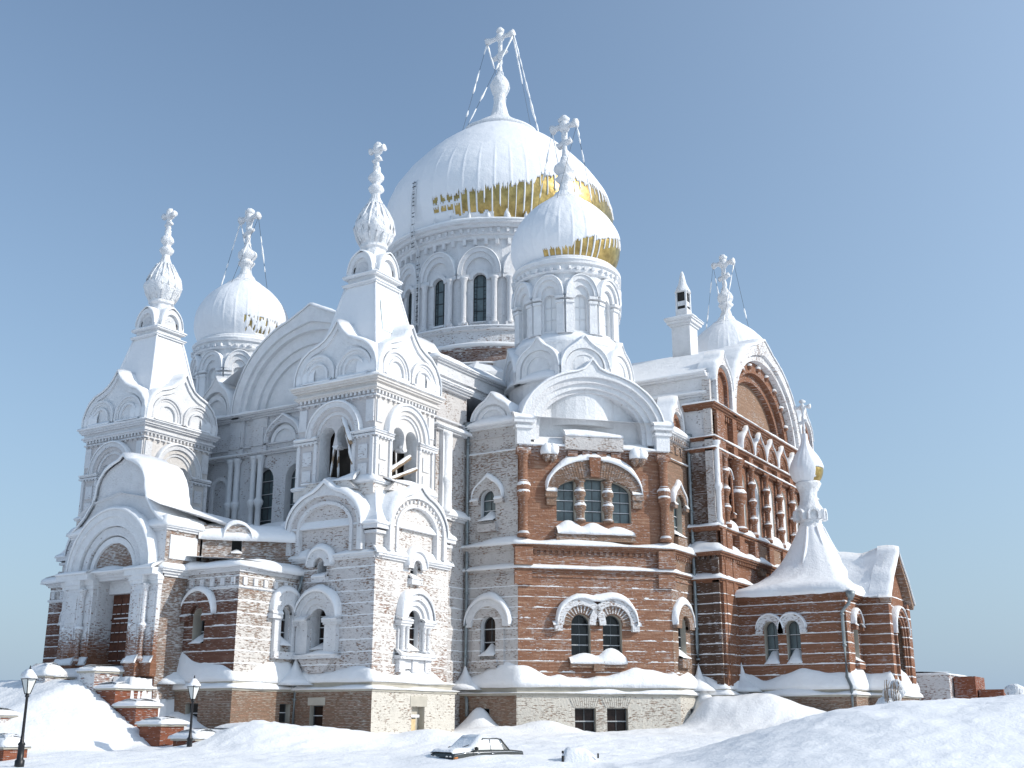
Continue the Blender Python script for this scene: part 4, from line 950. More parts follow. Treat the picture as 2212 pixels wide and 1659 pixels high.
for s in (-1.01, 1.01):
    box(mb, FD, s - .36, s + .36, -.5, -.1, 15.0, zs + .9, 'plaster'); column(mb, sn, FD, s, .0, 15.0, 17.9, .26, 'arch_brick', melons=(.35, .68))
no = shape(0, zs, arcpts(3.45, 2.3, 0, .3, 24)); ni = shape(0, zs, arcpts(2.7, 1.0, 0, .3, 24)); ring(mb, FD, no, ni, 0, .28, 'arch_brick')
for i in range(46):
    t = radians(180 - 180 * (i + .5) / 46); a = (3.40 * cos(t), zs + 2.25 * sin(t)); b = (2.74 * cos(t), zs + 1.05 * sin(t)); dx = .035
    prism(mb, FD, [(b[0] - dx, b[1]), (b[0] + dx, b[1]), (a[0] + dx * 1.2, a[1]), (a[0] - dx * 1.2, a[1])], .28, .31, 'arch_brick')
prism(mb, FD, [(-.32, 18.1), (.32, 18.1), (.42, 19.5), (-.42, 19.5)], 0, .5, 'south_red')
snow_arc(sn, FD, no, 0, .34, .42, 5, .06); heap(sn, FD, -1.5, 19.2, 1.2, 0, .3, .5, 1); heap(sn, FD, 1.3, 19.25, 1.3, 0, .3, .5, 2); heap(sn, FD, 0, 19.5, .9, 0, .5, .35, 5)
for q in (-1, 1):
    box(mb, FD, *sorted((q * 2.72, q * 3.55)), 0, .34, zs - .45, zs - .02, 'arch_brick'); box(mb, FD, *sorted((q * 2.78, q * 3.45)), 0, .22, zs - 1.0, zs - .45, 'arch_brick'); fsnow(sn, FD, *sorted((q * 2.72, q * 3.5)), zs - .02, .36, .3, seed=q)
    for e in (0, 1):   # lump brackets beside the arch
        p = FD.p(q * (3.0 + .45 * e), .3, 0); lathe(mb, p[0], p[1], [(.05, 19.0), (.3, 19.25), (.38, 19.6), (.3, 19.9)], 'arch_brick', 10, True, .2); lathe(sn, p[0], p[1], [(.42, 19.55), (.48, 19.8), (.36, 20.1), (.1, 20.35), (0, 20.4)], 'snow', 10, True, .35)
    # melon columns at the corners
    x = q * (HD - .35)
    column(mb, sn, FD, x, .25, 13.75, 19.7, .29, 'bay_red', melons=(.50, .58)); box(mb, FD, x - .5, x + .5, 0, .5, 19.5, 19.95, 'bay_red')
    box(mb, FD, x - .5, x + .5, -.2, .45, 20.2, 21.7, WHT); box(mb, FD, x - .62, x + .62, -.2, .6, 21.3, 21.5, WHT); box(mb, FD, x - .75, x + .75, -.2, .72, 21.7, 22.0, WHT)
    fsnow(sn, FD, x - .75, x + .75, 22.0, .75, .45, d0=-.3, seed=q, var=.4); box(mb, FD, x - .62, x + .62, 0, .42, 11.9, 13.1, 'bay_red'); box(mb, FD, x - .6, x + .6, 0, .2, 10.6, 11.5, 'bay_red')
box(mb, FD, -2.85, 2.9, 0, .42, 14.0, 14.12, 'arch_brick'); box(mb, FD, -2.8, 2.85, 0, .34, 13.65, 14.0, 'arch_brick'); fsnow(sn, FD, -2.75, 2.8, 14.12, .44, .62, seed=4, var=.5, amp=lambda t: .55 + .45 * abs(sin(t * 3 * pi)))
# low paired windows
for s in (-1.1, 1.12):
    arch(mb, FD, s, 8.05, 1.95 if False else 1.7, 1.25, 0, .34, 'arch_frost', leg=.05); arch(mb, FD, s, 8.05, 1.25, .7, 0, .16, 'arch_brick', leg=.1)
    for i in range(13):
        t = radians(12 + 156 * i / 12); a = (s + 1.22 * cos(t), 8.05 + 1.22 * sin(t)); b = (s + .74 * cos(t), 8.05 + .74 * sin(t)); prism(mb, FD, [(b[0] - .03, b[1]), (b[0] + .03, b[1]), (a[0] + .05, a[1]), (a[0] - .05, a[1])], .16, .2, 'arch_frost')
o = shape(-1.1, 8.05, arcpts(1.72, 1.72))[:-7] + shape(1.12, 8.05, arcpts(1.72, 1.72))[7:]
snow_arc(sn, FD, o, 0, .4, .36, 6, .25)
for q in (-1, 1): box(mb, FD, *sorted((q * 2.45, q * 2.95)), 0, .36, 7.6, 8.0, 'arch_frost'); fsnow(sn, FD, *sorted((q * 2.75, q * 3.1)), 8.0, .36, .25)
box(mb, FD, -1.95, 2.0, 0, .34, 5.2, 5.5, 'arch_brick'); fsnow(sn, FD, -1.95, 2.0, 5.503, .4, .5, seed=8, var=.9, amp=lambda t: .5 + .5 * abs(sin(t * 2 * pi))); box(mb, FD, -.35, .4, 0, .42, 5.0, 5.6, 'arch_brick')
# ledges round the whole bay
Pp = [PA, PB, PC, PD]
cornice(mb, Pp, 3.40, [(.10, .52), (.06, .6)], 'plaster'); snow(sn, Pp, 3.565, .6, .22, d0=.2, seed=1, var=.9)
cornice(mb, Pp, 3.55, [(.32, .3)], 'plaster'); cornice(mb, Pp, 3.87, [(.06, .38), (.06, .44)], 'plaster'); snow(sn, Pp, 3.993, .44, .72, seed=2, var=.75)
for pl_, mt_ in (([PA, (13, -1.5)], 'bay_white'), ([(13, -1.5), PB, PC, PD], 'bay_red')):
    cornice(mb, pl_, 11.5, [(.12, .12), (.12, .24)], mt_); cornice(mb, pl_, 11.15, [(.12, .08)], mt_); cornice(mb, pl_, 12.95, [(.12, .18), (.12, .32), (.12, .48)], mt_)
snow(sn, Pp, 11.743, .26, .24, seed=3, var=.4); snow(sn, Pp, 13.313, .5, .42, seed=4, var=.5)
dentils(mb, PC, PD, 12.7, 12.95, .16, 'bay_red', .35, .16); dentils(mb, (13.4, -2.1), (20.3, -9.0), 12.72, 12.95, .12, 'bay_red', .42, .2)
for a, b in ((PA, PB), (PC, PD)):
    cornice(mb, [a, b], 19.75, [(.12, .12)], 'bay_white' if a is PA else 'bay_tan'); snow(sn, [a, b], 19.873, .14, .14, seed=5)
    cornice(mb, [a, b], 20.95, [(.10, .1)], 'bay_white' if a is PA else 'bay_tan')
    cornice(mb, [a, b], 21.6, [(.14, .2), (.14, .38)], RGH); snow(sn, [a, b], 21.883, .4, .65, d0=-.6, seed=6, var=.3)
# band and low parapet block above the triple window
cornice(mb, [PB, PC], 19.95, [(.14, .18), (.12, .34)], 'bay_red'); snow(sn, [PB, PC], 20.213, .36, .5, d0=-.9, seed=7, var=.5)
box(mb, FD, -2.15, 2.1, -.2, .5, 20.0, 21.0, 'bay_white'); fsnow(sn, FD, -2.15, 2.1, 21.0, .52, .42, d0=-.3, seed=3, var=.25)
for i in range(4): box(mb, FD, -1.9 + i * 1.05, -1.2 + i * 1.05, .0, .3, 19.55, 19.95, 'bay_red')
# zakomara
wall(mb, FD, [(-HD + .2, 20.1), (HD - .2, 20.1)] + top[::-1], [], -1.15, .1, 'bay_white' if False else WHT)
zk = lambda a, b, pk=0: shape(0, 21.5, arcpts(a, b, pk, .16, 30), .8)
ring(mb, FD, zk(5.3, 4.3, .85), zk(4.9, 3.9), -3.5, .35, WHT); ring(mb, FD, zk(4.9, 3.9), zk(4.5, 3.5), -1.2, .12, RGH); ring(mb, FD, zk(4.5, 3.5), zk(4.1, 3.15), -1.2, -.1, WHT); ring(mb, FD, zk(4.1, 3.15), zk(3.8, 2.9), -1.2, -.35, RGH)
snow_arc(sn, FD, shape(0, 21.5, arcpts(5.32, 4.32, .85, .16, 30)), -3.4, .42, .3, 8, .5)
fsnow(sn, FD, -4.2, 4.2, 20.3, -.2, .75, d0=-1.2, seed=9, var=.3)
# little kokoshniks over the flanks and the snowy roof behind
small_kok(mb, sn, Fr(13.2, .5, -90), 0, 22.2, 1.7, 1.5, WHT, WHT, .55, .2, -1.6)
small_kok(mb, sn, Fr(22.8, -9.2, 0), 0, 22.3, 1.1, 1.7, 'arch_frost', 'south_red', .8, .3, -1.2)
roof = [(12.8, 2.6, 22.3), (12.8, -1.6, 22.3), (20.8, -9.6, 22.3), (24.6, -9.6, 22.3), (24.6, 2.6, 24.6)]
sn.add([(x, y, z) for x, y, z in roof], [(0, 1, 4), (1, 2, 4), (2, 3, 4)], 'snow')
sn.add([(15.0, -.8, 22.4), (19.9, -5.8, 22.4), (22.0, -3.5, 25.6), (17.3, 1.2, 25.6)], [(0, 1, 2, 3)], 'snow')
part = mb.build('corner_bay', CATH, label='red brick cut corner with a triple window under a white round gable'); sn.build('snow_cover', part)
for F_, a, d, g, b in WN: window(part, F_, a, d, g, b, .05)
# plain back of the building and hidden corner bays (closed volume)
mb = MB()
wbox(mb, 13.1, 59.3, 2.7, 26.2, -1, 22, RGH); wbox(mb, 24.6, 48.0, -11.3, 40, -1, 24.5, RGH); wbox(mb, 48.2, 56, -6, 30, -1, 22, RGH); wbox(mb, 13.1, 24.6, 25.9, 34, -1, 22, RGH)
wbox(mb, 14.2, 24.6, 2.0, 5, -1, 22.2, RGH); wbox(mb, 26.3, 46, 4.7, 24.3, 20, 31.6, RGH)
lathe(mb, OX, OY, [(13.0, 29), (12.9, 30.4), (11.2, 31.7)], 'snow', 8, False, a0=pi / 8)
# barrel roofs of the north and east arms
for F_ in (Fr(36.3, 39.9, 180), Fr(59.2, 14.3, 90)): prism(mb, F_, shape(0, 24.4, arcpts(8.0, 7.2, .8, .3, 24), .3), -13, 0, 'dome_snow', True)
wbox(mb, 48.0, 59.2, 6, 22.5, 21.9, 24.6, RGH)
mb.build('rear_wall', CATH)

# ---- main drum and dome
mb = MB(); sn = MB(); WN = []
AP = 10.1; hw = AP * math.tan(pi / 16)
lathe(mb, OX, OY, [(11.3, 31.2), (11.3, 31.5), (10.9, 31.6), (10.9, 32.7), (11.2, 32.8), (11.25, 33.0), (10.8, 33.2), (10.7, 34.6), (11.0, 34.7), (11.0, 34.95), (10.5, 35.05), (10.1, 35.1)], 'drum_wall', 64, False)
lathe(sn, OX, OY, [(10.85, 33.0), (11.2, 33.05), (11.28, 33.2), (11.1, 33.4), (10.7, 33.6)], 'snow', 96, True, .02); lathe(sn, OX, OY, [(11.1, 34.93), (11.0, 35.1), (10.6, 35.25), (10.1, 35.4)], 'snow', 96, True, .02)
lathe(sn, OX, OY, [(11.5, 31.4), (11.3, 31.65), (10.85, 31.8)], 'snow', 64, True, .02)
for i in range(16):
    ph = 22.5 * i; a = radians(ph); F = Fr(OX + AP * cos(a), OY + AP * sin(a), ph + 90)
    h = archwin(0, 35.6, 40.2, 1.2)
    wall(mb, F, [(-hw, 35.0), (hw, 35.0), (hw, 43.6), (-hw, 43.6)], [h], 0, .45, 'drum_wall', WHT)
    if abs(((ph - 211.7 + 180) % 360) - 180) < 110: WN.append((F, h, -.3, 'glass_grey', (0, 3)))
    arch(mb, F, 0, 40.1, 1.95, 1.6, 0, .42, 'drum_wall', leg=.05, rise_o=2.5, rise_i=2.1); arch(mb, F, 0, 40.1, 1.6, 1.25, 0, .26, 'drum_wall', rise_o=2.1, rise_i=1.6); arch(mb, F, 0, 39.6, .95, .62, 0, .22, 'drum_wall', leg=.0)
    snow_arc(sn, F, shape(0, 40.1, arcpts(1.97, 2.52)), 0, .46, .12, i, .3)
    for q in (-1, 1): box(mb, F, *sorted((q * .92, q * (hw))), 0, .34, 39.7, 40.05, 'drum_wall'); column(mb, sn, F, q * 1.38, .32, 35.3, 39.75, .24, 'drum_wall', melons=()); box(mb, F, q * 1.38 - .4, q * 1.38 + .4, 0, .6, 34.9, 35.45, 'drum_wall')
    fsnow(sn, F, -.6, .6, 35.6, .1, .18, d0=-.3)
    for q in range(4): box(mb, F, -1.55 + q * 1.0, -1.25 + q * 1.0, .0, .35, 42.9, 43.45, 'drum_wall')
    for q in range(6): box(mb, F, -1.75 + q * .68, -1.5 + q * .68, .0, .72, 43.95, 44.3, 'drum_wall')
lathe(mb, OX, OY, [(10.2, 43.4), (10.45, 43.45), (10.5, 43.75), (10.7, 43.8), (10.7, 44.35), (11.0, 44.4), (11.05, 44.65), (11.3, 44.7), (11.35, 44.95), (10.9, 45.1), (10.3, 45.15)], 'drum_wall', 96, False)
lathe(sn, OX, OY, [(11.38, 44.92), (11.36, 45.1), (11.1, 45.28), (10.3, 45.35)], 'snow', 180, True, .03)
for i in range(16):
    a = radians(180 + i * 9 + rn(i, 3) * 5); s = .15 + .3 * abs(rn(i * 2.1, 7)); lathe(sn, OX + 11.0 * cos(a), OY + 11.0 * sin(a), [(s, 45.1), (s * .7, 45.3 + s), (0, 45.5 + s * 2)], 'rime', 7, True, .3)
part = mb.build('main_drum', CATH); sn.build('snow_cover', part)
for F_, a, d, g, b in WN: window(part, F_, a, d, g, b, .055, frame='iron', snowy=False, side=True)
DP = smooth_prof([(10.3, 45.2), (10.85, 46.2), (11.2, 47.6), (11.3, 49.0), (11.1, 50.4), (10.5, 51.9), (9.55, 53.4), (8.4, 54.8), (7.0, 56.3), (5.6, 57.5), (4.3, 58.5), (3.5, 59.1)], 4)
mb = MB(); lathe(mb, OX, OY, DP, 'gold', 160)
dome = mb.build('main_dome', CATH, label='great gilded onion dome, gold showing in a broken band between the snow')
def keep_main(phi, z):
    if not -33 < phi < 120: return True
    x = phi
    hi = [(-33, 47.7), (-14, 47.8), (4, 48.3), (12, 48.7), (19, 49.3), (26, 49.9), (45, 50.4), (70, 50.6), (120, 50.0)]
    for (a, b), (c, d) in zip(hi, hi[1:]):
        if a <= x <= c: top = b + (d - b) * (x - a) / (c - a); break
    lo = 46.35 if x < -22 else 45.9 + .5 * rn(x * .3, 2) if x < -2 else 45.3
    top += .55 * rn(x * .8, 1.7) + .35 * rn(x * 2.5, 9.1)
    g = (x + 33) % 3.75                       # icicle at every gore seam
    w_ = .75 if x < -6 else .55
    if g < w_:
        L = 99 if x < -8 else 1.2 + 3.2 * max(0, rn(int((x + 33) / 3.75) * 1.7, 4.4) + .35)
        if x > 40: L = .6 + 1.2 * abs(rn(int((x + 33) / 3.75) * 1.7, 4.4))
        if z > top - L: return True
    if x < -18 and abs(z - 47.0 - .3 * rn(x, 3)) < .17: return True
    return not (lo < z < top)
onion_shell(dome, (OX, OY), DP, keep_main, 1080, .13, .13, ribs=48)
mb = MB(); lathe(mb, OX, OY, smooth_prof([(3.75, 58.95), (3.95, 59.15), (3.7, 59.4), (3.2, 59.7), (2.3, 60.35), (1.5, 60.9), (1.0, 61.5), (.75, 62.3), (.62, 63.2), (.68, 63.6)], 4), 'rime', 60, True, .05)
lathe(mb, OX, OY, smooth_prof([(.6, 63.5), (.62, 63.9), (.85, 64.3), (1.0, 65.0), (.8, 65.7), (.5, 66.1), (.36, 66.6)], 4), 'rime', 24, True, .12)
for q in (-1, 1): pass
mb.build('cupola_cap', dome)
cross(dome, OX, OY, 66.4, 5.1, 1.7, 'y', .24)
zc = 70.8
def ring_pt(r, z, ph): return (OX + r * cos(radians(211.7 + ph)), OY + r * sin(radians(211.7 + ph)), z)
wires(dome, [((OX, OY + 1.65, zc - .3), ring_pt(3.9, 59.3, -75)), ((OX, OY - 1.65, zc - .3), ring_pt(4.0, 59.2, 82)), ((OX, OY - 1.6, zc - .3), ring_pt(3.7, 59.4, -62)), ((OX, OY + 1.6, zc - .3), ring_pt(3.7, 59.4, 150)), ((OX, OY - 1.6, zc - .3), ring_pt(3.7, 59.4, 110))][::1], 3, .08)
wires(dome, [((OX, OY - 1.7, zc - .25), ring_pt(4.05, 59.15, 80))], 5, .07, True)

lad = MB(); ar = radians(211.7 - 43)
for da in (-.018, .018):
    tube(lad, [(OX + r_ * cos(ar + da), OY + r_ * sin(ar + da), z_) for r_, z_ in ((11.3, 50.2), (11.55, 48.5), (11.5, 46.5), (11.6, 45.3), (11.55, 44.4), (10.9, 43.2), (10.75, 40), (10.75, 36.0))], .05, 'rime', 6, .3)
zz = 36.2
while zz < 50:
    r_ = 10.75 if zz < 43 else 11.5; tube(lad, [(OX + r_ * cos(ar - .018), OY + r_ * sin(ar - .018), zz), (OX + r_ * cos(ar + .018), OY + r_ * sin(ar + .018), zz)], .045, 'mullion' if int(zz * 3) % 3 else 'frost_wire', 5); zz += .38
lad.build('ladder', CATH)
# ---- corner turrets
def turret(cx, cy, kind, dz=0.):
    mb = MB(); sn = MB(); WN = [];
    lathe(mb, cx, cy, [(4.5, 21.5), (4.5, 25.2), (4.4, 25.6), (4.4, 26.0), (4.3, 27.9), (3.9, 28.2), (3.75, 28.5)], WHT, 40, False)
    lathe(sn, cx, cy, [(4.9, 24.9), (4.8, 25.2), (4.5, 25.5), (4.3, 25.7)], 'snow', 48, True, .05); lathe(sn, cx, cy, [(4.3, 27.7), (4.15, 28.2), (3.8, 28.7)], 'snow', 48, True, .04)
    for i in range(8):
        ph = 45 * i; a = radians(ph); F = Fr(cx + 4.15 * cos(a), cy + 4.15 * sin(a), ph + 90)
        small_kok(mb, sn, F, 0, 25.8, 1.8, 1.75, WHT, WHT, .6, .45, -.6, leg=.9, h=.2)
        arch(mb, F, 0, 25.8, 1.42, 1.2, 0, .3, WHT, leg=.9)
    hw = 3.7 * math.tan(pi / 10)
    for i in range(10):
        ph = 225 + 36 * i; a = radians(ph); F = Fr(cx + 3.7 * cos(a), cy + 3.7 * sin(a), ph + 90); h = archwin(0, 28.85, 31.7, .95)
        wall(mb, F, [(-hw, 28.2), (hw, 28.2), (hw, 33.8), (-hw, 33.8)], [h], 0, .5, WHT, WHT)
        if abs(((ph - 211.7 + 180) % 360) - 180) < 95: WN.append((F, h, -.32, 'frost_wire', (1, 2)))
        for q in (-1, 1): box(mb, F, *sorted((q * .62, q * hw)), 0, .26, 28.6, 30.9, WHT); box(mb, F, *sorted((q * .56, q * (hw + .02))), 0, .38, 30.9, 31.1, WHT); box(mb, F, *sorted((q * .56, q * (hw + .02))), 0, .45, 31.25, 31.45, WHT)
        arch(mb, F, 0, 31.5, 1.2, .95, 0, .4, WHT, rise_o=1.6, rise_i=1.3); arch(mb, F, 0, 31.5, .95, .6, 0, .22, WHT, rise_o=1.3, rise_i=.85)
        snow_arc(sn, F, shape(0, 31.5, arcpts(1.22, 1.62)), 0, .44, .12, i, .3)
        for q in range(4): box(mb, F, -1.0 + q * .6, -.8 + q * .6, .1, .52, 33.5, 33.75, WHT)
    lathe(mb, cx, cy, [(3.9, 33.3), (4.05, 33.35), (4.1, 33.5), (4.0, 33.6), (4.0, 34.0), (4.2, 34.05), (4.22, 34.3), (4.0, 34.4), (4.0, 34.6), (3.8, 34.8), (3.6, 34.9)], WHT, 60, False)
    lathe(sn, cx, cy, [(4.25, 34.28), (4.15, 34.45), (3.8, 34.6)], 'snow', 60, True, .03)
    part = mb.build('corner_turret', CATH, label={'near': 'corner turret over the red bay with gold under its snow', 'left': 'corner turret behind the west gable', 'right': 'corner turret mostly hidden behind the south gable', 'back': 'corner turret at the back, hidden by the great dome'}[kind])
    sn.build('snow_cover', part)
    for F_, a, d, g, b in WN: window(part, F_, a, d, g, b, .05, frame='rime', snowy=False)
    P = smooth_prof([(3.6, 34.75), (3.95, 35.4), (4.2, 36.3), (4.15, 37.3), (3.85, 38.2), (3.3, 39.1), (2.5, 39.95), (1.6, 40.65), (1.0, 41.1), (.7, 41.6)], 4)
    d = MB(); lathe(d, cx, cy, P, 'gold', 80); od = d.build('onion_dome', part)
    d2 = MB()
    lathe(d2, cx, cy, smooth_prof([(.7, 41.5), (.5, 42.1), (.48, 42.5), (.75, 42.9), (.55, 43.2), (.85, 43.6), (.8, 44.0), (.42, 44.4), (.3, 44.8)], 3), 'rime', 18, True, .2)
    lathe(d2, cx, cy, smooth_prof([(1.75, 40.35), (1.6, 40.75), (1.0, 41.2), (.75, 41.6)], 3), 'rime', 30, True, .08)
    d2.build('cupola_cap', part)
    def keep(phi, z):
        if kind == 'near':
            if not -30 < phi < 120: return True
            top = 35.35 + .025 * max(0, phi) + .25 * rn(phi * .5, 3) + (.3 if 5 < phi < 30 else 0)
            g = (phi + 30) % 7.2
            if g < 1.3: return True if phi < 40 else z > top - .8
            return z > top
        if kind == 'left':
            if not 15 < phi < 75: return True
            return not (rn(phi * .33, z * 1.3) > .12 and 35.0 < z < 36.4) 
        return True
    onion_shell(part, (cx, cy), P, keep, 420, .10, .1, ribs=25)
    cross(part, cx, cy, 44.4, 3.7, 1.2, 'y', .24)
    zc = 44.4 + 3.7 * .86 - .2
    def rp(r, z, ph): return (cx + r * cos(radians(211.7 + ph)), cy + r * sin(radians(211.7 + ph)), z)
    wires(part, [((cx, cy + 1.15, zc), rp(2.2, 40.3, -80)), ((cx, cy - 1.15, zc), rp(2.2, 40.3, 80)), ((cx, cy - 1.15, zc), rp(2.2, 40.2, -20)), ((cx, cy + 1.1, zc), rp(2.2, 40.3, 170))], int(cx), .06)
    part.location.z = dz
turret(20.15, -1.8, 'near', .55); turret(18.9, 31.6, 'left'); turret(53.1, -2.3, 'right'); turret(53.6, 31.6, 'back')

# ---- south porch with its tent roof
mb = MB(); sn = MB(); WN = []
GX = 34.0
FLp = Fr(27.5, -15.4, -90); FFp = Fr(29.2, -19.4, 0); FI = Fr(30.9, -20.3, -90); FG = Fr(GX, -21.2, 0)
lw = [archwin(-1.45, 5.7, 8.65, 1.0), archwin(.18, 5.7, 8.65, 1.0)]
wall(mb, FLp, [(-4, 3.4), (4, 3.4), (4, 10.5), (-4, 10.5)], lw, 0, .75, 'porch_red', 'plaster')
lb = [rectwin(-1.75, 1.3, 2.9, 1.05), rectwin(-.15, 1.3, 2.9, 1.05)]
wall(mb, FLp, [(-4, -1), (4.35, -1), (4.35, 3.5), (-4, 3.5)], lb, .35, .5, 'plinth_brown', 'plaster')
WN += [(FLp, h, -.7, 'glass_grey', (1, 2)) for h in lw] + [(FLp, h, 0, 'glass_brown', (1, 1)) for h in lb]
for h in lw:
    s = (h[0][0] + h[1][0]) / 2; arch(mb, FLp, s, 8.1, .98, .55, 0, .3, 'arch_frost', leg=.1); snow_arc(sn, FLp, shape(s, 8.1, arcpts(1.0, 1.0)), 0, .34, .15, s, .4); heap(sn, FLp, s, 5.72, 1.0, -.7, .15, .9, s)
    for q in (-1, 1): box(mb, FLp, s + q * .8 - .22, s + q * .8 + .22, 0, .34, 7.75, 8.0, 'arch_frost')
fw = archwin(.4, 5.8, 8.9, 1.1)
wall(mb, FFp, [(-1.7, 3.4), (1.7, 3.4), (1.7, 10.5), (-1.7, 10.5)], [fw], 0, .75, 'porch_red', 'plaster'); wall(mb, FFp, [(-2.05, -1), (1.9, -1), (1.9, 3.5), (-2.05, 3.5)], [], .35, .5, 'plinth_brown')
WN.append((FFp, fw, -.7, 'glass_dark', (1, 2))); hood(mb, sn, FFp, .4, 8.35, 1.0, .58, .3, 'porch_red', .2, leg=.1, ends=.3); heap(sn, FFp, .4, 5.8, 1.1, -.7, .3, .5); box(mb, FFp, -.3, 1.1, 0, .3, 5.3, 5.8, 'porch_red')
wall(mb, FI, [(-.9, 3.4), (.9, 3.4), (.9, 10.4), (-.9, 10.4)], [], 0, .5, 'porch_red'); wall(mb, FI, [(-.9, -1), (1.25, -1), (1.25, 3.5), (-.9, 3.5)], [], .35, .5, 'plinth_brown')
HG = 3.1
gout = [(-3.6, 10.2), (-3.0, 10.9), (-2.3, 11.8), (-1.5, 12.5), (-.9, 13.0), (-.4, 13.5), (0, 14.1)]; gout = gout + [(-a, b) for a, b in gout[-2::-1]]
door = archwin(0, 4.4, 9.2, 2.7)
wall(mb, FG, [(-HG, 3.4), (HG, 3.4), (HG, 10.6)] + gout[::-1][1:-1] + [(-HG, 10.6)], [door], 0, 1.0, 'porch_red', 'arch_brick'); WN.append((FG, door, -.9, 'glass_brown', (1, 3)))
wall(mb, FG, [(-HG - .3, -1), (HG + .3, -1), (HG + .3, 3.5), (-HG - .3, 3.5)], [], .3, .5, 'plinth_brown')
for r, q in ((1.9, .4), (1.65, .25), (1.45, .12)): arch(mb, FG, 0, 7.85, r, r - .24, 0, q, 'porch_red', leg=3.4)
snow_arc(sn, FG, shape(0, 7.85, arcpts(1.92, 1.92)), 0, .45, .12, 2, .3)
ring(mb, FG, gout, [(a * .88, b - .35) for a, b in gout], -.2, .55, 'arch_brick'); snow_arc(sn, FG, gout, -.9, .6, .26, 3, .5); rv = []
for j in range(13):
    d_ = -.25 - j * .45
    for i, (a_, b_) in enumerate(gout):
        e_ = 1 - abs(a_) / 3.6; rv.append(FG.p(a_ * (1.04 - .01 * j), d_, b_ + .12 + (.30 * e_ + .15) * rn(d_ * .5, a_ * .5, 2) * 1.2 - .30 * e_ * sin(pi * min(1, j / 9))))
ng = len(gout); sn.add(rv, [(j * ng + i, (j + 1) * ng + i, (j + 1) * ng + i + 1, j * ng + i + 1) for j in range(12) for i in range(ng - 1)], 'snow', True)
for q in (-1, 1): box(mb, FG, *sorted((q * 2.35, q * 3.1)), 0, .3, 3.9, 10.2, 'porch_red')
Pq = [(27.5, -11.4), (27.5, -19.4), (30.9, -19.4), (30.9, -21.2), (37.1, -21.2), (37.1, -19.4), (40.5, -19.4), (40.5, -11.4)]
cornice(mb, Pq, 3.40, [(.10, .42), (.06, .5)], 'plaster'); snow(sn, Pq, 3.565, .5, .28, d0=.15, seed=1, var=.9)
cornice(mb, Pq, 3.55, [(.28, .22), (.12, .34)], 'plaster'); snow(sn, Pq, 3.953, .34, .85, seed=2, var=.6)
cornice(mb, [Pq[0], Pq[1], Pq[2]], 10.0, [(.14, .14), (.14, .3), (.12, .45)], 'porch_red')
wbox(mb, 37.2, 40.4, -19.3, -11.4, -1, 10.4, 'porch_red'); wbox(mb, 31.2, 36.9, -20.1, -19, -1, 10.3, 'porch_red')
# roof: square eaves flowing into a round spire
cx, cy = GX, -15.4; rings = [(7.0, 4.5, 10.35, 0), (7.15, 4.65, 10.65, 0), (6.9, 4.4, 11.05, .05), (5.7, 3.8, 11.4, .2), (4.6, 3.4, 11.8, .35), (3.5, 2.95, 12.4, .5), (2.6, 2.4, 13.2, .6), (1.95, 1.9, 14.1, .7), (1.45, 1.45, 15.0, .85), (1.08, 1.08, 15.8, 1.), (.85, .85, 16.4, 1.)]
vs = []; n = 64
for i in range(n):
    a = 2 * pi * i / n + pi / 4; ca, sa = cos(a), sin(a); m = max(abs(ca), abs(sa))
    for A, B, z, t in rings:
        fx, fy = ca / m * (1 - t) + ca * t, sa / m * (1 - t) + sa * t; e = 1 + .05 * rn(ca * 3, sa * 3, z * .6)
        zz = z + (.28 * rn(ca * 2.2 + 4, sa * 2.2, z) if 10.5 < z < 14 else 0) + (.12 * rn(ca * 9, sa * 9) if z < 10.5 else 0)
        vs.append((cx + A * fx * e, cy + B * fy * (e if z > 10.7 or sa < 0 else 1), zz))
k = len(rings); sn.add(vs, [(i * k + q, ((i + 1) % n) * k + q, ((i + 1) % n) * k + q + 1, i * k + q + 1) for i in range(n) for q in range(k - 1)], 'snow', True)
for q in (225, 270, 315, 180):
    a = radians(q); tube(sn, [(cx + r * cos(a), cy + r * .97 * sin(a), z) for r, z in ((2.75, 13.1), (2.1, 13.9), (1.75, 14.4), (1.38, 15.1), (.98, 16.1))], [.05, .12, .14, .14, .12], 'snow', 8, .2)
part = mb.build('south_porch', CATH, label='low brick side porch under a snow tent roof with a small spire'); sn.build('snow_cover', part)
for F_, a, d, g, b in WN: window(part, F_, a, d, g, b, .05)
d = MB(); lathe(d, cx, cy, smooth_prof([(.85, 15.9), (.92, 16.3), (.82, 16.5), (1.0, 17.0), (.98, 17.6), (.72, 18.1), (.68, 18.9), (.85, 19.3), (.98, 19.6), (.8, 19.75)], 3), 'rime', 28, True, .1)
for i in range(6):
    a = radians(211.7 + 60 * i); F = Fr(cx + .95 * cos(a), cy + .95 * sin(a), 211.7 + 60 * i + 90); arch(d, F, 0, 17.1, .46, .3, -.1, .28, 'rime', leg=.4)
P = smooth_prof([(.7, 19.6), (1.05, 19.95), (1.25, 20.6), (1.15, 21.2), (.85, 21.8), (.45, 22.4), (.22, 23.0), (.16, 23.6)], 4)
sp = d.build('spire_neck', part); d = MB(); lathe(d, cx, cy, P, 'gold', 40); d.build('onion_dome', part)
onion_shell(part, (cx, cy), P, lambda phi, z: not (20 < phi + 10 * rn(phi * .1, z) < 130 and 19.7 < z < 20.8), 160, .08, .1)
cross(part, cx, cy, 23.3, 2.9, .65, 'y', .12)
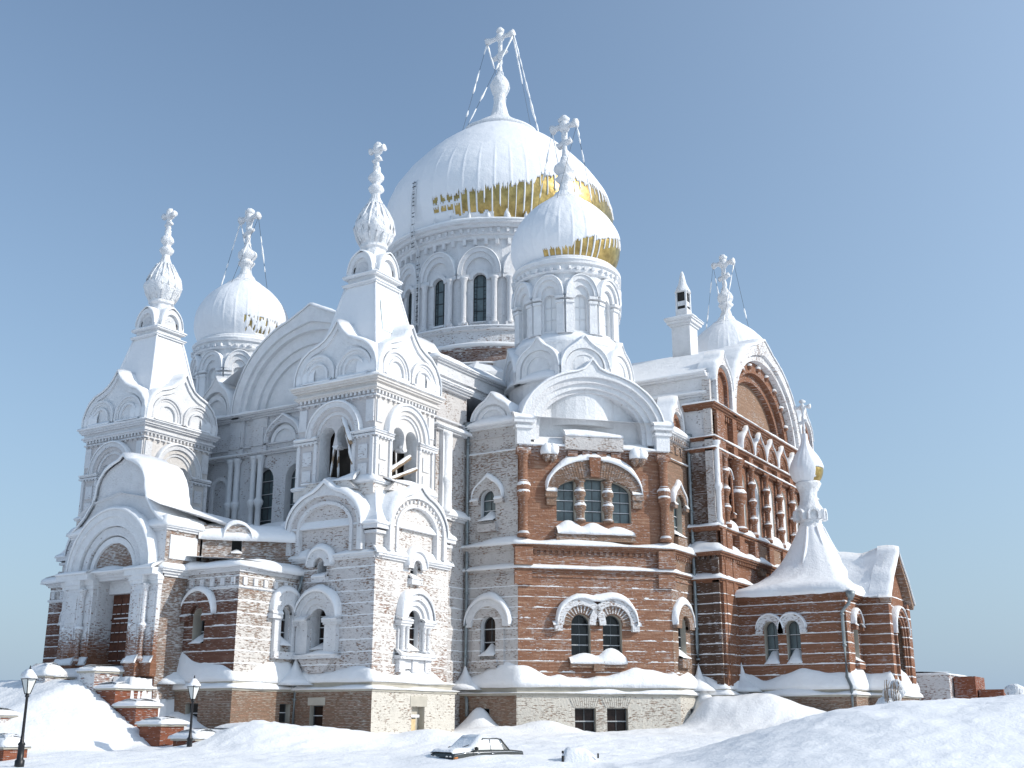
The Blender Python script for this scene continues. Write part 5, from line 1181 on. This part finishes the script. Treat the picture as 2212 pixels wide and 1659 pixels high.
# drifts swept up into the inner corners
for (x, y, r, h) in ((12.75, 2.3, 1.0, 1.7), (-.35, 5.6, 1.0, 1.7), (24.2, -9.7, .9, 2.0), (27.25, -11.7, 1.0, 2.2), (-5.5, 10.5, .9, 1.3)):
    dm = MB(); lathe(dm, x, y, [(r * 1.5, 3.8), (r * 1.0, 4.15), (r * .55, 4.1 + h * .2), (r * .26, 4.1 + h * .42), (r * .1, 4.1 + h * .65), (0, 4.1 + h * .8)], 'snow', 20, True, .12); dm.build('snow_drift', CATH)
# drainpipes
for pts in ([(12.82, 2.35, 22.0), (12.8, 2.3, 3.6), (12.5, 2.0, 3.2), (12.4, 1.9, 2.1)], [(24.3, -9.62, 22.0), (24.3, -9.65, 4.6), (24.15, -9.95, 3.9), (24.1, -10.0, 2.9)],
            [(27.2, -19.9, 10.2), (27.15, -19.75, 9.6), (27.28, -19.2, 9.1), (27.28, -19.2, 4.7), (27.05, -19.5, 4.1), (27.05, -19.5, 1.0)]):
    p = MB(); P = []
    for a, b in zip(pts, pts[1:]): P += lerp3(a, b, max(1, int(abs(a[2] - b[2]) / 2)))[:-1]
    P.append(pts[-1]); tube(p, P, .12, 'zinc', 10)
    z = pts[0][2] - 1.3
    x, y = pts[1][:2] if pts[1][2] < 9 else pts[2][:2]
    while z > 5: tube(p, [(x, y, z - .06), (x, y, z + .06)], .16, 'zinc', 10); z -= 2.1
    lathe(p, pts[0][0], pts[0][1], [(.12, pts[0][2] - .4), (.3, pts[0][2] - .05), (.32, pts[0][2] + .25)], 'zinc', 12)
    p.build('drainpipe', CATH)
# ------------------------------------------------------------------ things around the church
CR, SR = cos(HEAD), sin(HEAD)
def gw(X, Y): return (CAMX + X * SR + Y * CR, CAMY - X * CR + Y * SR)
def gc(x, y): dx, dy = x - CAMX, y - CAMY; return dx * SR - dy * CR, dx * CR + dy * SR
def sstep(a, b, x): t = max(0, min(1, (x - a) / (b - a))); return t * t * (3 - 2 * t)
def bump(x, y, cx, cy, r, h, p=1.0): d = ((x - cx) ** 2 + (y - cy) ** 2) / (r * r); return h * exp(-d * p)
def lerpt(T, x):
    if x <= T[0][0]: return T[0][1]
    for (a, b), (c, d) in zip(T, T[1:]):
        if x <= c: return b + (d - b) * (x - a) / (c - a)
    return T[-1][1]
BASE = [(0, -.2), (44, -.15), (50, -.12), (54, .12), (60, .26), (64, .5), (68, .9), (80, 1.1), (110, 1.2), (400, 1.0), (3000, -20)]
RIDGE = [(5, 0), (6.6, .25), (8.5, .75), (10.3, 1.3), (12.2, 1.75), (14, 2.15), (17, 2.45), (21, 2.75), (30, 3.1), (60, 3.0), (200, 1), (3000, 0)]
def stair_z(x, y):
    dx, dy = max(0, -9.8 - x), 1.42 * max(0, 13.2 - y, (y - 20.5) * .6); d = .55 * sqrt(dx * dx + dy * dy) + .45 * (.85 * dx + .85 * dy); return 4.0 - .42 * d
def H(x, y):
    X, Y = gc(x, y)
    z = lerpt(BASE, Y)
    # wind bank on the right, crest about fifty metres out
    cr = lerpt(RIDGE, X); yc = 50 + .25 * max(0, X - 8)
    z = max(z, -.2 + (cr + .2) * (1 - sstep(0, 22, yc - Y) if Y < yc else 1 - .75 * sstep(0, 14, Y - yc))) if X > 4 and Y < 130 else z
    if 46 < Y < 100:
        z += bump(X, Y, -13.0, 63.5, 3.2, 1.15) + bump(X, Y, -9.4, 64.2, 2.0, .55) + bump(X, Y, -15.5, 66, 2.0, .5)
        z += bump(x, y, 24.0, -13.6, 3.6, 2.3) + bump(x, y, 22.2, -11.0, 1.4, 1.0) + bump(x, y, 26.2, -17.6, 4.0, .9) + bump(x, y, 13.0, -3.7, 1.8, .8) + bump(x, y, 10.0, -1.4, 2.4, .5) + bump(x, y, 18.2, -9.6, 2.0, .25)
        z += bump(x, y, 12.5, 1.0, 1.1, 1.5) + bump(x, y, 27.4, -11.6, 1.3, 2.0) + bump(x, y, 24.0, -9.8, 1.0, 2.0)
        z += bump(X, Y, -8.2, 66.2, 1.6, .35) + bump(X, Y, -4.6, 66.8, 2.2, .45) + bump(X, Y, 3, 62, 4, .25) + bump(X, Y, -1.3, 53.6, 2.6, .26) + bump(X, Y, -3.4, 54.6, 1.2, .2) + bump(x, y, -5.2, 9.0, 1.6, .9) + bump(x, y, -5.0, 11.5, 2.0, 1.5)
    if x < -8.5 and Y > 40: 
        s = stair_z(x, y); m = 1 if x < -9.3 else sstep(-8.6, -9.3, x)
        if s > z: z = z + (s + .05 * sin(s * 2 * pi / .17) * sstep(.5, 1.2, s) * (1 - sstep(3.6, 4.1, s)) - z) * m
    elif x < 0 and 10.2 < y < 18.5 and Y > 40: z = max(z, 4.2)
    z += .10 * rn(x * .16, y * .16) + .11 * rn(x * .45, y * .45, 3) + .05 * rn(x * 1.3 + .6 * y, y * 1.6, 5) * (1 if Y < 110 else 0)
    # sastrugi and clods
    if Y < 100:
        v = rn(x * .9 + 3, y * 2.1, 8); z += .07 * max(0, v) ** 1.5 * 1.6
        v = rn(x * 2.7, y * 2.7, 1.3); w_ = max(bump(X, Y, -12, 62.5, 4.0, 1.3), bump(X, Y, 12.5, 58, 5, 1), bump(X, Y, 6, 64, 6, .8), bump(X, Y, 22, 56, 6, .6), bump(X, Y, 1.0, 62, 3, .6))
        if w_ > .02: z += .20 * max(0, v - .12) * w_
    return z
def axis(lo, hi, step, far, k=26):
    a = [lo + step * i for i in range(int((hi - lo) / step) + 1)]; d = step; L = []; x = lo
    while x > -far: d *= 1.25; x -= d; L.append(x)
    R = []; x = a[-1]; d = step
    while x < far: d *= 1.25; x += d; R.append(x)
    return L[::-1] + a + R
XS = axis(-34, 34, .24, 2500); YS = [y for y in axis(30, 84, .24, 2500) if y > -300]
mb = MB(); vs = [(*gw(X, Y), H(*gw(X, Y))) for X in XS for Y in YS]; n = len(YS)
mb.add(vs, [(i * n + j, (i + 1) * n + j, (i + 1) * n + j + 1, i * n + j + 1) for i in range(len(XS) - 1) for j in range(n - 1)], 'ground_snow', True)
mb.build('snow_ground', None, kind='structure')

# stepped brick parapet of the entrance stairs
def capped(mb, sn, x0, x1, y0, y1, z0, z1, mat, h=.3, seed=0):
    wbox(mb, x0, x1, y0, y1, z0, z1, mat); wbox(mb, x0 - .1, x1 + .1, y0 - .1, y1 + .1, z1, z1 + .12, 'plaster')
    xm, ym = (x0 + x1) / 2, (y0 + y1) / 2; P = [(x0 - .1, y1 + .1), (x0 - .1, y0 - .1), (x1 + .1, y0 - .1), (x1 + .1, y1 + .1)]
    snow(sn, P, z1 + .12, .04, h, d0=-min(x1 - x0, y1 - y0) / 2 - .09, closed=True, seed=seed, var=.25, drop=.03)
t = empty('stair_parapet', (-9, 8, .4), label='stepped red brick stair parapet with five snow-capped blocks right of the entrance stairs', category='parapet')
for i, (x0, x1, y0, y1, z0, z1, mat) in enumerate(((-9.7, -5.6, 11.9, 13.2, 1, 4.35, 'parapet_frost'), (-9.5, -6.7, 10.3, 12.2, 0, 3.4, 'parapet_brick'), (-9.45, -7.9, 8.6, 10.2, -.5, 2.45, 'parapet_brick'),
                                                 (-9.7, -8.1, 6.3, 7.9, -.5, 1.5, 'parapet_brick'), (-9.8, -8.2, 3.6, 5.2, -.5, .8, 'parapet_brick'))):
    mb = MB(); sn = MB(); capped(mb, sn, x0, x1, y0, y1, z0, z1, mat, .34, i); p = mb.build('brick_block', t); sn.build('snow_cap', p)
t = empty('stair_parapet', (-9, 17, 4), label='low stair parapet under a fat rounded snow cap left of the entrance stairs', category='parapet')
mb = MB(); sn = MB(); capped(mb, sn, -9.6, -6.0, 15.3, 16.1, 2, 4.1, 'parapet_frost', .4, 3); capped(mb, sn, -10.3, -9.2, 15.3, 17.0, 2, 4.15, 'parapet_frost', .55, 5); p = mb.build('brick_block', t); sn.build('snow_cap', p)
t = empty('garden_wall', (-15, 13, 1), label='short piece of frosted brick wall almost buried in snow at the left edge', category='wall')
mb = MB(); sn = MB(); capped(mb, sn, -15.8, -14.2, 12.2, 16.0, 0, 1.95, 'parapet_frost', .3, 4); p = mb.build('brick_block', t); sn.build('snow_cap', p)
t = empty('brick_pillar', (-19.6, 5.2, 0), label='small brick pillar half buried behind the foot of the left street lamp', category='pillar')
mb = MB(); sn = MB(); capped(mb, sn, -20.2, -19.0, 4.4, 5.6, -.5, .55, 'parapet_brick', .45, 4); p = mb.build('brick_block', t); sn.build('snow_cap', p)
t = empty('low_brick_wall', (-8, 2, .2), label='low dark brick wall with snow on top running right from the last parapet block', category='wall')
mb = MB(); sn = MB(); capped(mb, sn, -8.15, -6.9, 1.2, 5.4, -.5, .78, 'parapet_brick', .4, 9); p = mb.build('brick_block', t); sn.build('snow_cap', p)
# frosted annexe wall and brick pillars to the right of the porch
t = empty('annexe_wall', (44, -20, 2), label='plain frost-blown brick annexe wall right of the side porch with stepped brick behind', category='wall')
mb = MB(); sn = MB(); wbox(mb, 43.0, 50, -22.6, -15, 0, 5.35, 'parapet_frost'); p = mb.build('wall_block', t); snow(sn, [(43, -15), (43, -22.6), (50, -22.6)], 5.35, .05, .22, d0=-3, seed=4); sn.build('snow_cap', p)
mb = MB(); wbox(mb, 44.2, 48, -24.3, -22.7, 0, 5.2, 'parapet_brick'); wbox(mb, 44.6, 48, -26.2, -24.4, 0, 4.2, 'parapet_brick'); mb.build('brick_step', t)
X, Y = 25.2, 60
gx, gy = gw(X, Y); t = empty('brick_post', (gx, gy, 2.5), label='stubby snow-crusted brick post on the crest at the far right edge', category='post')
mb = MB(); sn = MB(); wbox(mb, gx - .3, gx + .3, gy - .3, gy + .3, 2.0, 3.25, 'parapet_frost'); lathe(sn, gx, gy, [(.5, 2.5), (.52, 2.8), (.4, 3.0), (.46, 3.2), (.42, 3.4), (.15, 3.55), (0, 3.56)], 'rime', 14, True, .35); mb.build('brick_block', t); sn.build('snow_cap', t)
gx, gy = gw(20.0, 64)
t = empty('frozen_shrub', (gx, gy, 2.3), label='lumpy snow-smothered shrub in front of the annexe wall', category='shrub')
sn = MB()
for i, (dx, dz, r) in enumerate(((0, .0, .62), (.32, .55, .5), (.62, 1.05, .36), (-.25, -.35, .5), (.75, .7, .3))):
    x, y = gw(20.0 + dx, 64); z = 2.55 + dz; lathe(sn, x, y, [(0, z - r), (r * .8, z - r * .6), (r, z), (r * .75, z + r * .6), (0, z + r * .9)], 'rime', 16, True, .4)
sn.build('snow_crust', t); mb = MB()
rr = random.Random(5)
for i in range(14):
    x, y = gw(20.1 + rr.uniform(-.3, .5), 63.6); a = rr.uniform(-1, 1); tube(mb, [(x, y, 2.2), (x + .2 * a, y, 2.9 + rr.random()), (x + .45 * a, y - .1, 3.3 + rr.random() * .6)], [.03, .02, .01], 'old_wood', 5)
mb.build('twigs', t)

# street lamps
def street_lamp(x, y, z, Ht, label):
    t = empty('street_lamp', (x, y, z), label=label, category='street lamp', group='old style street lamps by the stairs')
    mb = MB(); lathe(mb, x, y, [(.20, z - .3), (.20, z + .15), (.14, z + .2), (.13, z + .75), (.17, z + .8), (.09, z + .9), (.065, z + 1.2), (.055, z + Ht - 1.15), (.09, z + Ht - 1.12), (.09, z + Ht - 1.05), (.05, z + Ht - 1.0)], 'post_iron', 14); mb.build('post', t)
    mb = MB(); zb = z + Ht - 1.0; r0, r1, hh = .11, .30, .62
    for i in range(4):
        a = pi / 4 + i * pi / 2; b = a + pi / 2; q = [(x + r * cos(c), y + r * sin(c), zz) for r, c, zz in ((r0, a, zb), (r0, b, zb), (r1, b, zb + hh), (r1, a, zb + hh))]; mb.add(q, [(0, 1, 2, 3)], 'lamp_glass')
    pan = mb; lant = MB()
    for i in range(4):
        a = pi / 4 + i * pi / 2; tube(lant, [(x + r0 * cos(a), y + r0 * sin(a), zb), (x + r1 * cos(a), y + r1 * sin(a), zb + hh)], .022, 'post_iron', 6)
        b = a + pi / 2
        for r, zz in ((r0, zb), (r1, zb + hh)): tube(lant, [(x + r * cos(a), y + r * sin(a), zz), (x + r * cos(b), y + r * sin(b), zz)], .022, 'post_iron', 6)
    lathe(lant, x, y, [(r1 + .05, zb + hh), (r1 * .75, zb + hh + .12), (.1, zb + hh + .26), (.05, zb + hh + .3), (.05, zb + hh + .36), (.02, zb + hh + .55), (0, zb + hh + .56)], 'post_iron', 4, False, a0=pi / 4)
    l = lant.build('lantern', t); pan.build('lamp_pane', l)
    sn = MB(); lathe(sn, x, y, [(r1 + .04, zb + hh + .01), (r1 + .02, zb + hh + .1), (r1 * .7, zb + hh + .24), (.12, zb + hh + .36), (.03, zb + hh + .4)], 'snow', 14, True, .25); sn.build('snow_cap', t)
street_lamp(-21.15, 1.93, 0.0, 3.85, 'black lantern street lamp at the far left in front of the snowed-up stairs')
street_lamp(-10.6, 3.15, 0.1, 3.72, 'black lantern street lamp between the brick parapet blocks and the brick wing')

# the half-buried saloon car
def car():
    X, Y = -1.55, 54.2; ox, oy = gw(X, Y); zb = -.42
    ang = HEAD - pi / 2 + radians(180 + 42)        # nose to the left and towards the viewer
    ca, sa = cos(ang), sin(ang)
    def P(u, v, z): return (ox + u * ca - v * sa, oy + u * sa + v * ca, zb + z)   # u forward, v left side of the car
    t = empty('parked_car', (ox, oy, zb), label='dark saloon car half buried in snow with a snow-covered bonnet and windscreen', category='car')
    mb = MB(); W = .81
    side = [(-2.05, .35), (-2.08, .62), (-2.02, .84), (-1.35, .90), (-.2, .92), (.75, .92), (1.35, .86), (1.98, .78), (2.05, .60), (2.0, .35)]
    n = len(side); vs = []
    for v, k in ((-W, 1), (-W * .93, 1.0), (W * .93, 1.0), (W, 1)):
        for u, z in side: vs.append(P(u * (.985 if abs(v) < W else 1), v, z + (0 if abs(v) > W * .95 or z < .7 else .035)))
    fs = [tuple(range(n)), tuple(range(4 * n - 1, 3 * n - 1, -1))]
    for q in range(3): fs += [(q * n + i, q * n + (i + 1) % n, (q + 1) * n + (i + 1) % n, (q + 1) * n + i) for i in range(n)]
    mb.add(vs, fs, 'car_paint')
    # chrome waistline, bumpers
    for v in (-W - .01, W + .01): tube(mb, [P(-2.0, v, .80), P(-1.3, v, .86), (P(1.3, v, .83)), P(1.95, v, .74)], .016, 'chrome', 5)
    tube(mb, [P(2.08, -W, .5), P(2.14, -W * .6, .5), P(2.14, W * .6, .5), P(2.08, W, .5)], .06, 'chrome', 8); tube(mb, [P(-2.1, -W, .5), P(-2.16, 0, .5), P(-2.1, W, .5)], .06, 'chrome', 8)
    body = mb.build('body', t)
    mb = MB(); roof = [(-1.25, .90), (-.82, 1.38), (-.55, 1.42), (.25, 1.42), (.42, 1.38), (.98, .92)]
    def cab(u, z, s): k = (z - .9) / .52; return P(u, s * (W - .05 - .13 * k), z)
    A = [cab(u, z, 1) for u, z in roof]; B = [cab(u, z, -1) for u, z in roof]; k = len(roof); fs = [(i, i + 1, i + 1 + k, i + k) for i in range(1, 4)]
    mb.add(A + B, fs, 'car_paint')
    for s in (1, -1):
        for a, b, r in ((0, 1, .035), (5, 4, .03), (1, 2, .03), (2, 3, .03), (3, 4, .03)): tube(mb, [cab(*roof[a], s), cab(*roof[b], s)], r, 'chrome' if (a, b) == (5, 4) else 'car_paint', 6)
        for u0, u1 in ((-.15, -.15), (-.95, -.72)): tube(mb, [cab(u0, .92, s), cab(u1, 1.38, s)], .03, 'chrome', 6)
    # c-pillar
    for s in (1, -1): mb.add([cab(-1.25, .9, s), cab(-.95, .92, s), cab(-.72, 1.38, s), cab(-.82, 1.38, s)], [(0, 1, 2, 3)], 'car_paint')
    mb.build('cabin_roof', t)
    for s in (1, -1):
        for a, b, c_, d in ((-.93, -.18, -.18, -.7), (-.12, .92, .38, -.12)):
            m = MB(); q = [cab(a, .93, s), cab(b, .93, s), cab(c_, 1.36, s), cab(d, 1.36, s)]; m.add(q, [(0, 1, 2, 3)], 'lamp_glass'); m.build('side_window', t)
        m = MB(); tube(m, [P(-.32, s * (W + .02), .78), P(-.12, s * (W + .02), .78)], .02, 'chrome', 6); tube(m, [P(.72, s * (W + .02), .79), P(.52, s * (W + .02), .79)], .02, 'chrome', 6); m.build('door_handle', t)
        m = MB(); m.add([P(-.15, s * (W + .012), .4), P(-.13, s * (W + .012), .4), P(-.13, s * (W + .012), .9), P(-.15, s * (W + .012), .9)], [(0, 1, 2, 3)], 'black'); m.add([P(.88, s * (W + .012), .4), P(.9, s * (W + .012), .4), P(.9, s * (W + .012), .9), P(.88, s * (W + .012), .9)], [(0, 1, 2, 3)], 'black'); m.build('door_gap', t)
        m = MB(); p = P(.82, s * (W + .1), 1.0); lathe(m, p[0], p[1], [(0, p[2] - .08), (.09, p[2] - .05), (.1, p[2] + .05), (0, p[2] + .09)], 'black', 10); m.build('wing_mirror', t)
        for v in (.42, .66):
            m = MB(); c_ = P(2.04, s * v, .62); q = [P(2.06 + (.02 if i % 2 else .02), s * v + .105 * cos(pi * i / 6), .62 + .105 * sin(pi * i / 6)) for i in range(12)]; m.add(q, [tuple(range(12))], 'chrome'); m.build('headlight', t)
        m = MB(); wbx = [P(2.02, s * .72, .52), P(2.075, s * .8, .52), P(2.075, s * .8, .6), P(2.02, s * .72, .6)]; tube(m, [P(2.0, s * W, .62), P(1.8, s * (W + .005), .64)], .035, 'orange_lamp', 6); m.build('indicator', t)
        for u in (-1.25, 1.25):
            m = MB(); c0 = P(u, s * (W - .18), .3); c1 = P(u, s * (W - .0), .3); tube(m, [c0, c1], .3, 'black', 20); m.build('wheel', t)
    m = MB(); tube(m, [P(2.07, -.75, .62), P(2.07, .75, .62)], .05, 'black', 6); m.build('grille', t)
    sn = MB(); n1, n2 = 14, 12; vs = []
    for i in range(n1 + 1):
        u = 2.06 - (2.06 - .35) * i / n1
        base = .80 + .08 * (2.06 - u) / .9 if u > 1.0 else .92 + (1.0 - u) * .75
        for j in range(n2 + 1):
            v = -W + 2 * W * j / n2; e = min(1, (1 - abs(v) / W) * 6) ** .5; z = base + .03 + (.13 + .06 * rn(u * 1.5, v * 1.5)) * e * min(1, i / 1.5 + .3) - (.03 if e < .2 else 0)
            k = max(0, (base - .9) / .52); vs.append(P(u, v * (1 - .12 * k), z))
    sn.add(vs, [(i * (n2 + 1) + j, i * (n2 + 1) + j + 1, (i + 1) * (n2 + 1) + j + 1, (i + 1) * (n2 + 1) + j) for i in range(n1) for j in range(n2)], 'snow', True)
    vs = []
    for i in range(9):
        u = .5 - 1.1 * i / 8
        for j in range(9):
            v = -.66 + 1.32 * j / 8; e = min(1, (1 - abs(v) / .66) * 4) ** .5 * min(1, (8 - i) / 2); vs.append(P(u, v, 1.40 + .1 * e + .02 * rn(u * 3, v * 3)))
    sn.add(vs, [(i * 9 + j, i * 9 + j + 1, (i + 1) * 9 + j + 1, (i + 1) * 9 + j) for i in range(8) for j in range(8)], 'snow', True)
    sn.build('snow_cover', t)
    m = MB(); tube(m, [P(.98, .1, 1.05), P(.9, .5, 1.16)], .015, 'black', 5); m.build('wiper', t)
car()
# second vehicle, all but buried
gx, gy = gw(2.95, 53.2)
t = empty('buried_car', (gx, gy, 0), label='second vehicle almost wholly buried in snow, right of the dark saloon', category='car')
sn = MB(); n1, n2 = 20, 14; vs = []
for i in range(n1 + 1):
    for j in range(n2 + 1):
        u, v = -1 + 2 * i / n1, -1 + 2 * j / n2; x, y = gw(2.95 + u * .82, 53.2 + v * .8); e = max(0, (1 - u ** 4)) * max(0, 1 - v ** 4)
        vs.append((x, y, -.1 + (.72 + .14 * max(0, -u) - .25 * max(0, u)) * e ** .6 + .12 * rn(x * 2, y * 2) * e))
sn.add(vs, [(i * (n2 + 1) + j, i * (n2 + 1) + j + 1, (i + 1) * (n2 + 1) + j + 1, (i + 1) * (n2 + 1) + j) for i in range(n1) for j in range(n2)], 'snow', True); sn.build('snow_cover', t)
mb = MB(); x0, y0 = gw(2.2, 52.5); tube(mb, [(x0, y0, .0), (x0, y0, .3)], .06, 'black', 8); tube(mb, [(x0 - .02, y0, .4), (x0, y0, .5)], .05, 'black', 8); x1, y1 = gw(3.72, 52.5); tube(mb, [(x1, y1, .2), (x1, y1, .4)], .04, 'black', 8); mb.build('bumper', t)
